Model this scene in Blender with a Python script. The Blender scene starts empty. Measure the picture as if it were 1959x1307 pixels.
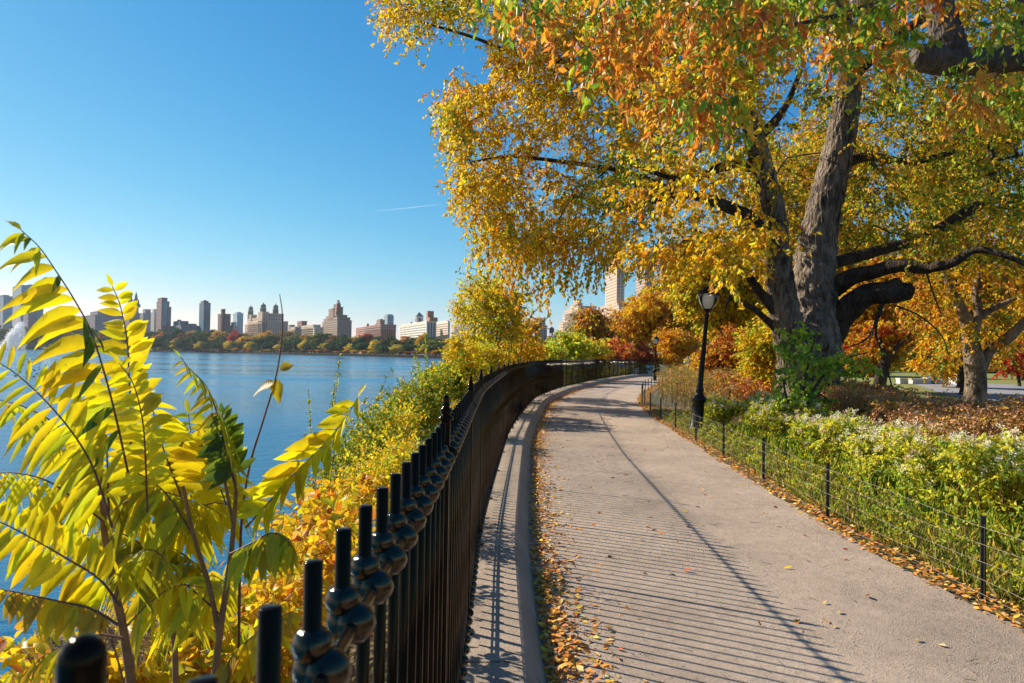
import bpy, math, random
import numpy as np
from mathutils import Vector, Matrix
R = math.radians
rng = np.random.default_rng(7)
random.seed(7)
scene = bpy.context.scene
COL = scene.collection

# ------------------------------------------------------------------ camera, sky, sun, exposure
HAZE = .00005
EYE = 1.58
F = 1306.0
PITCH, ROLL = R(1.12), R(0.88)
cam_d = bpy.data.cameras.new('camera')
cam = bpy.data.objects.new('camera', cam_d)
COL.objects.link(cam)
CR = Matrix.Rotation(math.pi/2 + PITCH, 3, 'X') @ Matrix.Rotation(ROLL, 3, 'Z')
cam.matrix_world = Matrix.Translation((0, 0, EYE)) @ CR.to_4x4()
cam_d.sensor_width = 36.0
cam_d.lens = 24.0
cam_d.clip_start = 0.02
cam_d.clip_end = 20000
cam_d.dof.use_dof = True
cam_d.dof.focus_distance = 4.5
cam_d.dof.aperture_fstop = 10
scene.camera = cam

SUN_AZ = R(-62.0)          # from +Y, clockwise positive: the sun stands ahead and to the left
SUN_EL = R(31.5)
sdir = Vector((math.sin(SUN_AZ)*math.cos(SUN_EL), math.cos(SUN_AZ)*math.cos(SUN_EL), math.sin(SUN_EL)))
world = bpy.data.worlds.new('World')
scene.world = world
world.use_nodes = True
wn = world.node_tree
wn.nodes.clear()
sky = wn.nodes.new('ShaderNodeTexSky')
sky.sky_type = 'NISHITA'
sky.sun_disc = False
sky.sun_elevation = SUN_EL
sky.sun_rotation = SUN_AZ
sky.altitude = 50
sky.air_density = 1.0
sky.dust_density = 0.15
sky.ozone_density = 3.0
hsv = wn.nodes.new('ShaderNodeHueSaturation')
hsv.inputs['Saturation'].default_value = 1.0
hsv.inputs['Hue'].default_value = 0.492
bg = wn.nodes.new('ShaderNodeBackground')
bg.inputs['Strength'].default_value = 0.07
wo = wn.nodes.new('ShaderNodeOutputWorld')
wn.links.new(sky.outputs[0], hsv.inputs['Color'])
def vmul(v):
    q = wn.nodes.new('ShaderNodeMix'); q.data_type = 'RGBA'; q.blend_type = 'MULTIPLY'; q.inputs['Factor'].default_value = 1.0; q.inputs['B'].default_value = (*v, 1); return q
ta = vmul((.115, .115, .115)); tb = vmul((10.0, 7.6, 7.7))
sp_ = wn.nodes.new('ShaderNodeSeparateColor'); cb_ = wn.nodes.new('ShaderNodeCombineColor')
wn.links.new(hsv.outputs[0], ta.inputs['A']); wn.links.new(ta.outputs['Result'], sp_.inputs[0])
for i_, ex in enumerate((1.85, 1.02, .60)):      # a clear, deep autumn sky: less red high up
    pw = wn.nodes.new('ShaderNodeMath'); pw.operation = 'POWER'; pw.inputs[1].default_value = ex
    wn.links.new(sp_.outputs[i_], pw.inputs[0]); wn.links.new(pw.outputs[0], cb_.inputs[i_])
wn.links.new(cb_.outputs[0], tb.inputs['A']); wn.links.new(tb.outputs['Result'], bg.inputs['Color'])
wn.links.new(bg.outputs[0], wo.inputs['Surface'])

sun_d = bpy.data.lights.new('sun', 'SUN')
sun_d.energy = 4.8
sun_d.angle = R(0.5)
sun_d.color = (1.0, 0.90, 0.74)
sun_o = bpy.data.objects.new('sun', sun_d)
COL.objects.link(sun_o)
sun_o.rotation_euler = sdir.to_track_quat('Z', 'Y').to_euler()
sun_o.location = (-30, 20, 30)

scene.view_settings.view_transform = 'Standard'
scene.view_settings.look = 'None'
scene.view_settings.exposure = 0.85
scene.view_settings.gamma = 1.0
scene.view_settings.use_curve_mapping = False
scene.cycles.max_bounces = 6
scene.cycles.diffuse_bounces = 3
scene.cycles.glossy_bounces = 2
scene.cycles.transmission_bounces = 4
scene.cycles.transparent_max_bounces = 6
scene.cycles.sample_clamp_indirect = 6

# ------------------------------------------------------------------ helpers
def P(px, py, Z):
    "a point of the place seen in direction (px, py), at the distance Z ahead"
    v = CR @ Vector(((px-979.5)/F, -(py-653.5)/F, -1.0))
    v *= Z / v.y
    return Vector((v.x, v.y, v.z + EYE))
def G(px, py, z=0.0):
    v = CR @ Vector(((px-979.5)/F, -(py-653.5)/F, -1.0))
    v *= (z-EYE)/v.z
    return Vector((v.x, v.y, z))
def NP(a): return np.array([tuple(p) for p in a], dtype=float)

def tag(o, label=None, cat=None, group=None, kind=None):
    if label: o['label'] = label
    if cat: o['category'] = cat
    if group: o['group'] = group
    if kind: o['kind'] = kind
    return o
def empty(name, loc=(0, 0, 0), rot=(0, 0, 0)):
    o = bpy.data.objects.new(name, None)
    o.empty_display_size = 0.1
    o.location = loc
    o.rotation_euler = rot
    COL.objects.link(o)
    return o
def copy_tree(o, parent=None):
    c = o.copy()
    COL.objects.link(c)
    c.parent = parent
    for ch in list(o.children):
        copy_tree(ch, c)
    return c

class MB:
    def __init__(s): s.V = []; s.Fs = []; s.C = []; s.M = []; s.n = 0
    def add(s, V, Fc, col=(1, 1, 1), mi=0):
        V = np.asarray(V, dtype=float).reshape(-1, 3)
        Fc = np.asarray(Fc, dtype=np.int64)
        s.V.append(V); s.Fs.append(Fc + s.n)
        c = np.asarray(col, dtype=float)
        if c.ndim == 1: c = np.tile(c, (len(V), 1))
        s.C.append(c); s.M.append(np.full(len(Fc), mi)); s.n += len(V)
    def build(s, name, mats, parent=None, smooth=True, origin=None):
        if not isinstance(mats, (list, tuple)): mats = [mats]
        V = np.concatenate(s.V)
        if origin is not None: V = V - np.array(tuple(origin))
        me = bpy.data.meshes.new(name)
        me.vertices.add(len(V)); me.vertices.foreach_set('co', V.ravel())
        nl = sum(f.size for f in s.Fs); nf = sum(len(f) for f in s.Fs)
        me.loops.add(nl); me.polygons.add(nf)
        me.loops.foreach_set('vertex_index', np.concatenate([f.ravel() for f in s.Fs]))
        tot = np.concatenate([np.full(len(f), f.shape[1]) for f in s.Fs])
        st = np.concatenate([[0], np.cumsum(tot)[:-1]])
        me.polygons.foreach_set('loop_start', st)
        me.polygons.foreach_set('loop_total', tot)
        me.polygons.foreach_set('material_index', np.concatenate(s.M))
        me.polygons.foreach_set('use_smooth', np.full(nf, smooth))
        a = me.color_attributes.new('Col', 'FLOAT_COLOR', 'POINT')
        C = np.concatenate(s.C); C = np.hstack([C, np.ones((len(C), 1))])
        a.data.foreach_set('color', C.ravel())
        for m in mats: me.materials.append(m)
        me.update(calc_edges=True)
        me.validate()
        o = bpy.data.objects.new(name, me)
        if origin is not None and parent is None: o.location = origin
        COL.objects.link(o)
        if parent is not None: o.parent = parent
        return o

BOXF = np.array([(0,3,2,1),(4,5,6,7),(0,1,5,4),(1,2,6,5),(2,3,7,6),(3,0,4,7)])
def box(mb, c, s, col=(1,1,1), mi=0, M=None):
    x, y, z = s[0]/2, s[1]/2, s[2]/2
    V = np.array([(-x,-y,-z),(x,-y,-z),(x,y,-z),(-x,y,-z),(-x,-y,z),(x,-y,z),(x,y,z),(-x,y,z)], dtype=float)
    if M is not None: V = V @ np.array(M.to_3x3()).T
    mb.add(V + np.array(tuple(c)), BOXF, col, mi)
def catmull(P0, n=6):
    P0 = np.asarray(P0, dtype=float)
    Q = np.vstack([2*P0[0]-P0[1], P0, 2*P0[-1]-P0[-2]])
    out = []
    for i in range(1, len(Q)-2):
        a, b, c, d = Q[i-1], Q[i], Q[i+1], Q[i+2]
        for t in np.linspace(0, 1, n, endpoint=False):
            out.append(.5*((2*b)+(-a+c)*t+(2*a-5*b+4*c-d)*t*t+(-a+3*b-3*c+d)*t**3))
    out.append(Q[-2])
    return np.array(out)
def tube(mb, pts, rad, sides=8, col=(1,1,1), mi=0, wob=0.0, cap=True, ridge=0.0):
    pts = np.asarray(pts, dtype=float); n = len(pts)
    rad = np.broadcast_to(np.asarray(rad, dtype=float), (n,))
    T = np.gradient(pts, axis=0); T /= np.linalg.norm(T, axis=1)[:, None]+1e-12
    up = np.array([0, 0, 1.0]) if abs(T[0][2]) < .9 else np.array([1.0, 0, 0])
    a = np.cross(T[0], up); a /= np.linalg.norm(a)
    ang = np.linspace(0, 2*np.pi, sides, endpoint=False)
    V = []
    for i in range(n):
        a = a - T[i]*np.dot(a, T[i]); a /= np.linalg.norm(a)+1e-12
        b = np.cross(T[i], a)
        r = rad[i]*(1+wob*np.sin(ang*3+i*.7)*.6+wob*np.sin(ang*5-i*.45)*.5)
        if ridge: r = r*(1+ridge*(np.abs(np.sin(ang*9.5+1.6*np.sin(i*.21)+.5*np.sin(i*.83)))-.5)*(1+.6*np.sin(i*.37+ang*2))+ridge*.6*np.sin(ang*31+i*.6)*np.sin(i*.29))
        V.append(pts[i]+np.outer(np.cos(ang)*r, a)+np.outer(np.sin(ang)*r, b))
    V = np.concatenate(V)
    i = np.arange(n-1)[:, None]*sides; j = np.arange(sides)[None, :]; k = (j+1) % sides
    Fc = np.stack([i+j, i+k, i+sides+k, i+sides+j], -1).reshape(-1, 4)
    mb.add(V, Fc, col, mi)
    if cap:
        for e, base in ((0, 0), (n-1, (n-1)*sides)):
            ctr = pts[e]
            ring = V[base:base+sides]
            VV = np.vstack([ring, ctr])
            jj = np.arange(sides); kk = (jj+1) % sides
            f = np.stack([kk, jj, np.full(sides, sides)], -1) if e == 0 else np.stack([jj, kk, np.full(sides, sides)], -1)
            mb.add(VV, f, col, mi)
def cones(mb, A, B, ra, rb, sides=4, col=(1,1,1), mi=0):
    A = np.asarray(A, float); B = np.asarray(B, float)
    if len(A) == 0: return
    T = B-A; T /= np.linalg.norm(T, axis=1)[:, None]+1e-12
    up = np.where(np.abs(T[:, 2:3]) < .9, np.array([[0, 0, 1.0]]), np.array([[1.0, 0, 0]]))
    a = np.cross(T, up); a /= np.linalg.norm(a, axis=1)[:, None]+1e-12
    b = np.cross(T, a)
    ang = np.linspace(0, 2*np.pi, sides, endpoint=False)
    ca, sa = np.cos(ang), np.sin(ang)
    ring = a[:, None, :]*ca[None, :, None]+b[:, None, :]*sa[None, :, None]
    ra = np.broadcast_to(ra, (len(A),)); rb = np.broadcast_to(rb, (len(A),))
    V = np.concatenate([A[:, None]+ring*ra[:, None, None], B[:, None]+ring*rb[:, None, None]], 1)
    j = np.arange(sides); k = (j+1) % sides
    f = np.stack([j, k, sides+k, sides+j], -1)
    Fc = (f[None]+np.arange(len(A))[:, None, None]*2*sides).reshape(-1, 4)
    mb.add(V.reshape(-1, 3), Fc, col, mi)
def lathe(mb, prof, sides=16, loc=(0,0,0), M=None, col=(1,1,1), mi=0, flute=0, fl=0.0):
    prof = np.asarray(prof, float); n = len(prof)
    ang = np.linspace(0, 2*np.pi, sides, endpoint=False)
    fr = 1+(fl*np.cos(ang*flute) if flute else 0)
    V = np.stack([prof[:, 0:1]*np.cos(ang)*fr, prof[:, 0:1]*np.sin(ang)*fr, np.repeat(prof[:, 1:2], sides, 1)], -1).reshape(-1, 3)
    if M is not None: V = V @ np.array(M.to_3x3()).T
    i = np.arange(n-1)[:, None]*sides; j = np.arange(sides)[None, :]; k = (j+1) % sides
    Fc = np.stack([i+j, i+k, i+sides+k, i+sides+j], -1).reshape(-1, 4)
    mb.add(V+np.array(tuple(loc)), Fc, col, mi)
def unit(v): return v/(np.linalg.norm(v, axis=-1, keepdims=True)+1e-12)
def leaves(mb, C, D, N, L, W, col, fold=.3, curl=.25, mi=0):
    "many folded, curled leaves: six corners and two faces each"
    C = np.asarray(C, float); D = unit(np.asarray(D, float)); N = unit(np.cross(np.cross(D, N), D)); S = np.cross(D, N)
    L = np.broadcast_to(L, (len(C),))[:, None]; W = np.broadcast_to(W, (len(C),))[:, None]
    curl = np.broadcast_to(curl, (len(C),))[:, None]
    b = C; t = C+D*L*.97-N*L*curl
    m1 = C+D*L*.33+N*L*.02; m2 = C+D*L*.7-N*L*curl*.45
    l1 = m1+S*W*.5+N*W*fold*.5; r1 = m1-S*W*.5+N*W*fold*.5
    l2 = m2+S*W*.36+N*W*fold*.36; r2 = m2-S*W*.36+N*W*fold*.36
    V = np.stack([b, r1, r2, t, l2, l1], 1).reshape(-1, 3)
    o = np.arange(len(C))[:, None]*6
    Fc = np.concatenate([o+np.array([[0, 1, 2, 3]]), o+np.array([[0, 3, 4, 5]])], 0)
    mb.add(V, Fc, np.repeat(np.asarray(col, float), 6, 0), mi)
def pal(n, colors, weights, jit=.12, r=None):
    r = r or rng
    w = np.array(weights, float); w /= w.sum()
    k = r.choice(len(colors), n, p=w)
    c = np.array(colors, float)[k]
    return np.clip(c*(1+r.normal(0, jit, (n, 1)))*(1+r.normal(0, jit*.4, (n, 3))), .004, .9)
YEL=(.94,.59,.018); GOLD=(.92,.48,.018); LEM=(.88,.74,.03); ORG=(.82,.28,.02); RED=(.62,.08,.025); GRN=(.14,.26,.02)
OLV=(.40,.38,.025); LIM=(.44,.56,.04); BRN=(.33,.16,.05); DGR=(.05,.10,.02); RUS=(.55,.19,.035); TAN=(.42,.30,.17)

# ------------------------------------------------------------------ materials
def newmat(name):
    m = bpy.data.materials.new(name); m.use_nodes = True
    nt = m.node_tree; nt.nodes.clear()
    out = nt.nodes.new('ShaderNodeOutputMaterial')
    return m, nt, out
def node(nt, t, **kw):
    n = nt.nodes.new(t)
    for k, v in kw.items():
        if k.startswith('_'): setattr(n, k[1:], v)
        else: n.inputs[k.replace('__', ' ')].default_value = v
    return n
def solid(name, col, rough=.6, metal=0.0, noise=0.0, nscale=5.0, bump=0.0, bscale=30.0, spec=.5, coat=0.0, col2=None, detail=6):
    m, nt, out = newmat(name)
    p = node(nt, 'ShaderNodeBsdfPrincipled', Roughness=rough, Metallic=metal)
    p.inputs['Specular IOR Level'].default_value = spec
    p.inputs['Coat Weight'].default_value = coat
    p.inputs['Base Color'].default_value = (*col, 1)
    tc = node(nt, 'ShaderNodeTexCoord')
    if noise or col2:
        n = node(nt, 'ShaderNodeTexNoise', Scale=nscale, Detail=detail, Roughness=.65)
        nt.links.new(tc.outputs['Object'], n.inputs['Vector'])
        r = node(nt, 'ShaderNodeMix', _data_type='RGBA')
        c2 = col2 or tuple(c*(1-noise) for c in col)
        r.inputs['A'].default_value = (*col, 1); r.inputs['B'].default_value = (*c2, 1)
        mr = node(nt, 'ShaderNodeMapRange'); mr.inputs['From Min'].default_value = .35; mr.inputs['From Max'].default_value = .65
        nt.links.new(n.outputs['Fac'], mr.inputs['Value']); nt.links.new(mr.outputs[0], r.inputs['Factor'])
        nt.links.new(r.outputs['Result'], p.inputs['Base Color'])
    if bump:
        n2 = node(nt, 'ShaderNodeTexNoise', Scale=bscale, Detail=8, Roughness=.7)
        nt.links.new(tc.outputs['Object'], n2.inputs['Vector'])
        b = node(nt, 'ShaderNodeBump', Strength=bump, Distance=.02)
        nt.links.new(n2.outputs['Fac'], b.inputs['Height']); nt.links.new(b.outputs[0], p.inputs['Normal'])
    nt.links.new(p.outputs[0], out.inputs['Surface'])
    return m
def leafmat(name, trans=.5, rough=.5, spec=.35, spots=False):
    m, nt, out = newmat(name)
    at = node(nt, 'ShaderNodeVertexColor', _layer_name='Col')
    p = node(nt, 'ShaderNodeBsdfPrincipled', Roughness=rough); p.inputs['Specular IOR Level'].default_value = spec
    t = node(nt, 'ShaderNodeBsdfTranslucent')
    tc = node(nt, 'ShaderNodeTexCoord'); nz = node(nt, 'ShaderNodeTexNoise', Scale=45.0, Detail=3)
    nt.links.new(tc.outputs['Object'], nz.inputs['Vector'])
    mul = node(nt, 'ShaderNodeMix', _data_type='RGBA', _blend_type='MULTIPLY'); mul.inputs['Factor'].default_value = 1
    mr = node(nt, 'ShaderNodeMapRange'); mr.inputs['To Min'].default_value = .72; mr.inputs['To Max'].default_value = 1.2
    nt.links.new(nz.outputs['Fac'], mr.inputs['Value'])
    nt.links.new(at.outputs['Color'], mul.inputs['A']); nt.links.new(mr.outputs[0], mul.inputs['B'])
    mix = node(nt, 'ShaderNodeMixShader', Fac=trans)
    if spots:
        sn = node(nt, 'ShaderNodeTexNoise', Scale=28.0, Detail=7, Roughness=.75); nt.links.new(tc.outputs['Object'], sn.inputs['Vector'])
        sr_ = node(nt, 'ShaderNodeMapRange'); sr_.inputs['From Min'].default_value = .60; sr_.inputs['From Max'].default_value = .72; sr_.inputs['To Max'].default_value = .8
        nt.links.new(sn.outputs['Fac'], sr_.inputs['Value']); sm = node(nt, 'ShaderNodeMix', _data_type='RGBA'); sm.inputs['B'].default_value = (.34, .17, .03, 1)
        nt.links.new(sr_.outputs[0], sm.inputs['Factor']); nt.links.new(mul.outputs['Result'], sm.inputs['A']); mul = sm
        vn_ = node(nt, 'ShaderNodeTexWave', Scale=60.0, Distortion=3.0); nt.links.new(tc.outputs['Object'], vn_.inputs['Vector']); vb = node(nt, 'ShaderNodeBump', Strength=.25, Distance=.002)
        nt.links.new(vn_.outputs['Fac'], vb.inputs['Height']); nt.links.new(vb.outputs[0], p.inputs['Normal'])
    nt.links.new(mul.outputs['Result'], p.inputs['Base Color']); nt.links.new(mul.outputs['Result'], t.inputs['Color'])
    nt.links.new(p.outputs[0], mix.inputs[1]); nt.links.new(t.outputs[0], mix.inputs[2])
    nt.links.new(mix.outputs[0], out.inputs['Surface'])
    return m
def vcolmat(name, rough=.8):
    m, nt, out = newmat(name)
    at = node(nt, 'ShaderNodeVertexColor', _layer_name='Col')
    p = node(nt, 'ShaderNodeBsdfPrincipled', Roughness=rough)
    nt.links.new(at.outputs['Color'], p.inputs['Base Color']); nt.links.new(p.outputs[0], out.inputs['Surface'])
    return m
def barkmat(name, c1, c2, scale=7.0, bump=.9, zs=.25):
    m, nt, out = newmat(name)
    p = node(nt, 'ShaderNodeBsdfPrincipled', Roughness=.9); p.inputs['Specular IOR Level'].default_value = .2
    tc = node(nt, 'ShaderNodeTexCoord'); mp = node(nt, 'ShaderNodeMapping')
    mp.inputs['Scale'].default_value = (1, 1, zs)
    nt.links.new(tc.outputs['Object'], mp.inputs['Vector'])
    n = node(nt, 'ShaderNodeTexNoise', Scale=scale, Detail=9, Roughness=.7, Distortion=.6)
    v = node(nt, 'ShaderNodeTexVoronoi', Scale=scale*2.2, _feature='DISTANCE_TO_EDGE')
    nb = node(nt, 'ShaderNodeTexNoise', Scale=1.3, Detail=3)
    nt.links.new(mp.outputs[0], n.inputs['Vector']); nt.links.new(mp.outputs[0], v.inputs['Vector']); nt.links.new(tc.outputs['Object'], nb.inputs['Vector'])
    cr = node(nt, 'ShaderNodeValToRGB')
    cr.color_ramp.elements[0].position = .36; cr.color_ramp.elements[0].color = (*c2, 1)
    cr.color_ramp.elements[1].position = .62; cr.color_ramp.elements[1].color = (*c1, 1)
    ad = node(nt, 'ShaderNodeMath', _operation='MULTIPLY_ADD'); ad.inputs[1].default_value = .35; 
    nt.links.new(nb.outputs['Fac'], ad.inputs[0]); nt.links.new(n.outputs['Fac'], ad.inputs[2])
    sb = node(nt, 'ShaderNodeMath', _operation='SUBTRACT'); sb.inputs[1].default_value = .17
    nt.links.new(ad.outputs[0], sb.inputs[0]); nt.links.new(sb.outputs[0], cr.inputs['Fac'])
    nt.links.new(cr.outputs['Color'], p.inputs['Base Color'])
    mn = node(nt, 'ShaderNodeMath', _operation='MINIMUM'); mn.inputs[1].default_value = .25
    nt.links.new(v.outputs['Distance'], mn.inputs[0])
    a2 = node(nt, 'ShaderNodeMath', _operation='ADD'); nt.links.new(mn.outputs[0], a2.inputs[0]); nt.links.new(n.outputs['Fac'], a2.inputs[1])
    b = node(nt, 'ShaderNodeBump', Strength=bump, Distance=.12)
    nt.links.new(a2.outputs[0], b.inputs['Height']); nt.links.new(b.outputs[0], p.inputs['Normal'])
    nt.links.new(p.outputs[0], out.inputs['Surface'])
    return m

M_leaf = leafmat('leaf')
M_leafn = leafmat('leaf_near', trans=.5, rough=.42)
M_leaff = leafmat('leaf_far', trans=.3, rough=.7, spec=.1)
M_dry = leafmat('dry_leaf', trans=.2, rough=.7, spec=.2)
M_bark = barkmat('bark', (.34, .27, .205), (.05, .036, .026))
M_barkd = barkmat('dark_bark', (.11, .08, .058), (.025, .018, .014))
M_plane = barkmat('mottled_bark', (.27, .205, .15), (.05, .034, .024), scale=3.2, zs=.6)
M_twig = solid('twig', (.06, .045, .035), .8, noise=.4)
M_red = solid('reddish_stem', (.20, .065, .035), .55, noise=.4, nscale=30)
M_green = solid('green_stem', (.30, .14, .05), .55, noise=.4, nscale=30)
M_iron = solid('black_gloss_paint', (.009, .006, .0035), .10, bump=.012, bscale=60, spec=.14)
M_knot = solid('black_gloss_casting', (.006, .005, .004), .07, bump=.12, bscale=18, spec=.75)
for m_ in (M_iron, M_knot):
    [n_ for n_ in m_.node_tree.nodes if n_.type == 'BSDF_PRINCIPLED'][0].inputs['Specular Tint'].default_value = (1, .72, .45, 1)
M_ironr = solid('black_lamp_paint', (.005, .005, .005), .35, bump=.2, bscale=60, spec=.25)

# path: compacted pale grit
def gritmat(name, c1, c2, c3, sc=1.0):
    m, nt, out = newmat(name)
    p = node(nt, 'ShaderNodeBsdfPrincipled', Roughness=.92); p.inputs['Specular IOR Level'].default_value = .25
    tc = node(nt, 'ShaderNodeTexCoord')
    a = node(nt, 'ShaderNodeTexNoise', Scale=.9*sc, Detail=6, Roughness=.6)
    b = node(nt, 'ShaderNodeTexNoise', Scale=75*sc, Detail=5, Roughness=.75)
    c = node(nt, 'ShaderNodeTexNoise', Scale=9*sc, Detail=8, Roughness=.7)
    v = node(nt, 'ShaderNodeTexVoronoi', Scale=170*sc)
    for q in (a, b, c, v): nt.links.new(tc.outputs['Object'], q.inputs['Vector'])
    r1 = node(nt, 'ShaderNodeValToRGB'); r1.color_ramp.elements[0].position = .3; r1.color_ramp.elements[1].position = .7
    r1.color_ramp.elements[0].color = (*c2, 1); r1.color_ramp.elements[1].color = (*c1, 1)
    nt.links.new(c.outputs['Fac'], r1.inputs['Fac'])
    r2 = node(nt, 'ShaderNodeMix', _data_type='RGBA'); r2.inputs['B'].default_value = (*c3, 1)
    mr = node(nt, 'ShaderNodeMapRange'); mr.inputs['From Min'].default_value = .52; mr.inputs['From Max'].default_value = .68; mr.inputs['To Max'].default_value = .85
    nt.links.new(b.outputs['Fac'], mr.inputs['Value']); nt.links.new(mr.outputs[0], r2.inputs['Factor']); nt.links.new(r1.outputs['Color'], r2.inputs['A'])
    mu = node(nt, 'ShaderNodeMix', _data_type='RGBA', _blend_type='MULTIPLY'); mu.inputs['Factor'].default_value = 1
    mr2 = node(nt, 'ShaderNodeMapRange'); mr2.inputs['From Min'].default_value = .3; mr2.inputs['From Max'].default_value = .7; mr2.inputs['To Min'].default_value = .76; mr2.inputs['To Max'].default_value = 1.16
    nt.links.new(a.outputs['Fac'], mr2.inputs['Value']); nt.links.new(r2.outputs['Result'], mu.inputs['A']); nt.links.new(mr2.outputs[0], mu.inputs['B'])
    nt.links.new(mu.outputs['Result'], p.inputs['Base Color'])
    s = node(nt, 'ShaderNodeMath', _operation='ADD'); nt.links.new(b.outputs['Fac'], s.inputs[0])
    s2 = node(nt, 'ShaderNodeMath', _operation='MULTIPLY'); s2.inputs[1].default_value = 1.6
    nt.links.new(c.outputs['Fac'], s2.inputs[0]); nt.links.new(s2.outputs[0], s.inputs[1])
    s3 = node(nt, 'ShaderNodeMath', _operation='MULTIPLY_ADD'); s3.inputs[1].default_value = .5
    nt.links.new(v.outputs['Distance'], s3.inputs[0]); nt.links.new(s.outputs[0], s3.inputs[2])
    bp = node(nt, 'ShaderNodeBump', Strength=.9, Distance=.016)
    nt.links.new(s3.outputs[0], bp.inputs['Height']); nt.links.new(bp.outputs[0], p.inputs['Normal'])
    nt.links.new(p.outputs[0], out.inputs['Surface'])
    return m
M_path = gritmat('path_grit', (.57, .44, .335), (.44, .34, .255), (.16, .115, .085))
M_kerb = gritmat('kerb_stone', (.56, .43, .32), (.45, .35, .26), (.2, .15, .12), 1.6)
M_road = solid('far_asphalt', (.30, .29, .29), .9, noise=.3, nscale=2)
M_soil = solid('soil', (.10, .065, .035), .95, col2=(.07, .075, .02), nscale=3, bump=.6, bscale=20)
M_lawn = solid('lawn', (.16, .20, .03), .95, col2=(.23, .19, .04), nscale=.8, bump=.8, bscale=12)
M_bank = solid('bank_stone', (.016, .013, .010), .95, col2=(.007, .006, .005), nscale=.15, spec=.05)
M_rust = leafmat('rust_leaf', .3, .7)

def watermat():
    m, nt, out = newmat('water')
    p = node(nt, 'ShaderNodeBsdfPrincipled', Roughness=.12, IOR=1.33)
    p.inputs['Base Color'].default_value = (.012, .12, .23, 1)
    p.inputs['Specular IOR Level'].default_value = .5
    tc = node(nt, 'ShaderNodeTexCoord')
    mp = node(nt, 'ShaderNodeMapping'); mp.inputs['Scale'].default_value = (.5, 1.3, 1); mp.inputs['Rotation'].default_value = (0, 0, .25)
    nt.links.new(tc.outputs['Object'], mp.inputs['Vector'])
    a = node(nt, 'ShaderNodeTexNoise', Scale=2.6, Detail=5, Roughness=.55)
    b = node(nt, 'ShaderNodeTexNoise', Scale=.12, Detail=4, Roughness=.5)
    nt.links.new(mp.outputs[0], a.inputs['Vector']); nt.links.new(mp.outputs[0], b.inputs['Vector'])
    ad = node(nt, 'ShaderNodeMath', _operation='MULTIPLY_ADD'); ad.inputs[1].default_value = 1.2
    nt.links.new(b.outputs['Fac'], ad.inputs[0]); nt.links.new(a.outputs['Fac'], ad.inputs[2])
    bp = node(nt, 'ShaderNodeBump', Strength=.5, Distance=.085)
    nt.links.new(ad.outputs[0], bp.inputs['Height']); nt.links.new(bp.outputs[0], p.inputs['Normal'])
    mp2 = node(nt, 'ShaderNodeMapping'); mp2.inputs['Scale'].default_value = (.012, .05, 1); c = node(nt, 'ShaderNodeTexNoise', Scale=1.0, Detail=5, Roughness=.6)
    nt.links.new(tc.outputs['Object'], mp2.inputs['Vector']); nt.links.new(mp2.outputs[0], c.inputs['Vector'])
    rr = node(nt, 'ShaderNodeMapRange'); rr.inputs['From Min'].default_value = .35; rr.inputs['From Max'].default_value = .65; rr.inputs['To Min'].default_value = .04; rr.inputs['To Max'].default_value = .28
    nt.links.new(c.outputs['Fac'], rr.inputs['Value']); nt.links.new(rr.outputs[0], p.inputs['Roughness'])
    r3 = node(nt, 'ShaderNodeMapRange'); r3.inputs['From Min'].default_value = .35; r3.inputs['From Max'].default_value = .65; r3.inputs['To Min'].default_value = .35; r3.inputs['To Max'].default_value = .95
    nt.links.new(c.outputs['Fac'], r3.inputs['Value']); nt.links.new(r3.outputs[0], bp.inputs['Strength'])
    nt.links.new(p.outputs[0], out.inputs['Surface'])
    return m
M_water = watermat()

# ------------------------------------------------------------------ lines of the place
FL = catmull([(-.165,-6),(-.165,-2),(-.166,0),(-.168,.5),(-.178,1.8),(-.208,3.5),(-.228,5.2),(-.2,6.8),(-.13,9.3),(-.045,11.8),(.058,13.45),(.175,15.2),(.32,16.9),(.6,20.2),(.98,23.3),(2.06,29),(2.7,31.7),(5.7,42.6),(9.3,53),(11.9,58),(15.5,63),(25,72),(36,80)], 10)
def arc(L):
    s = np.concatenate([[0], np.cumsum(np.linalg.norm(np.diff(L, axis=0), axis=1))])
    return s
FS = arc(FL)
def fpos(s): return np.array([np.interp(s, FS, FL[:, 0]), np.interp(s, FS, FL[:, 1])])
def ftan(s):
    t = fpos(s+.05)-fpos(s-.05); return t/np.linalg.norm(t)
def fnorm(s):
    t = ftan(s); return np.array([t[1], -t[0]])      # towards the path
def foff(s, d): return fpos(s)+fnorm(s)*d
S0 = float(np.interp(.27, FL[:, 1], FS))               # station of the nearest post
SEND = FS[-1]-.2
RE = catmull([(3.35,-6),(3.2,0),(3.05,4),(3.02,5.5),(3.04,7),(3.16,9),(3.4,13),(3.73,17.9),(4.1,21.6),(4.75,25.5),(5.8,30.2),(7.7,37),(9.9,43.5),(12.3,49.5),(15,54.5),(18.5,59.5),(28,68.5),(39,77)], 8)

def ribbon(name, rows, mat, parent=None, kind='structure', smooth=False):
    "rows: list of cross-sections, each the same number of points"
    A = np.array(rows, float); n, k = A.shape[:2]
    i = np.arange(n-1)[:, None]*k; j = np.arange(k-1)[None, :]
    Fc = np.stack([i+j, i+j+1, i+k+j+1, i+k+j], -1).reshape(-1, 4)
    mb = MB(); mb.add(A.reshape(-1, 3), Fc)
    o = mb.build(name, mat, parent, smooth=smooth)
    if kind: o['kind'] = kind
    return o
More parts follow.
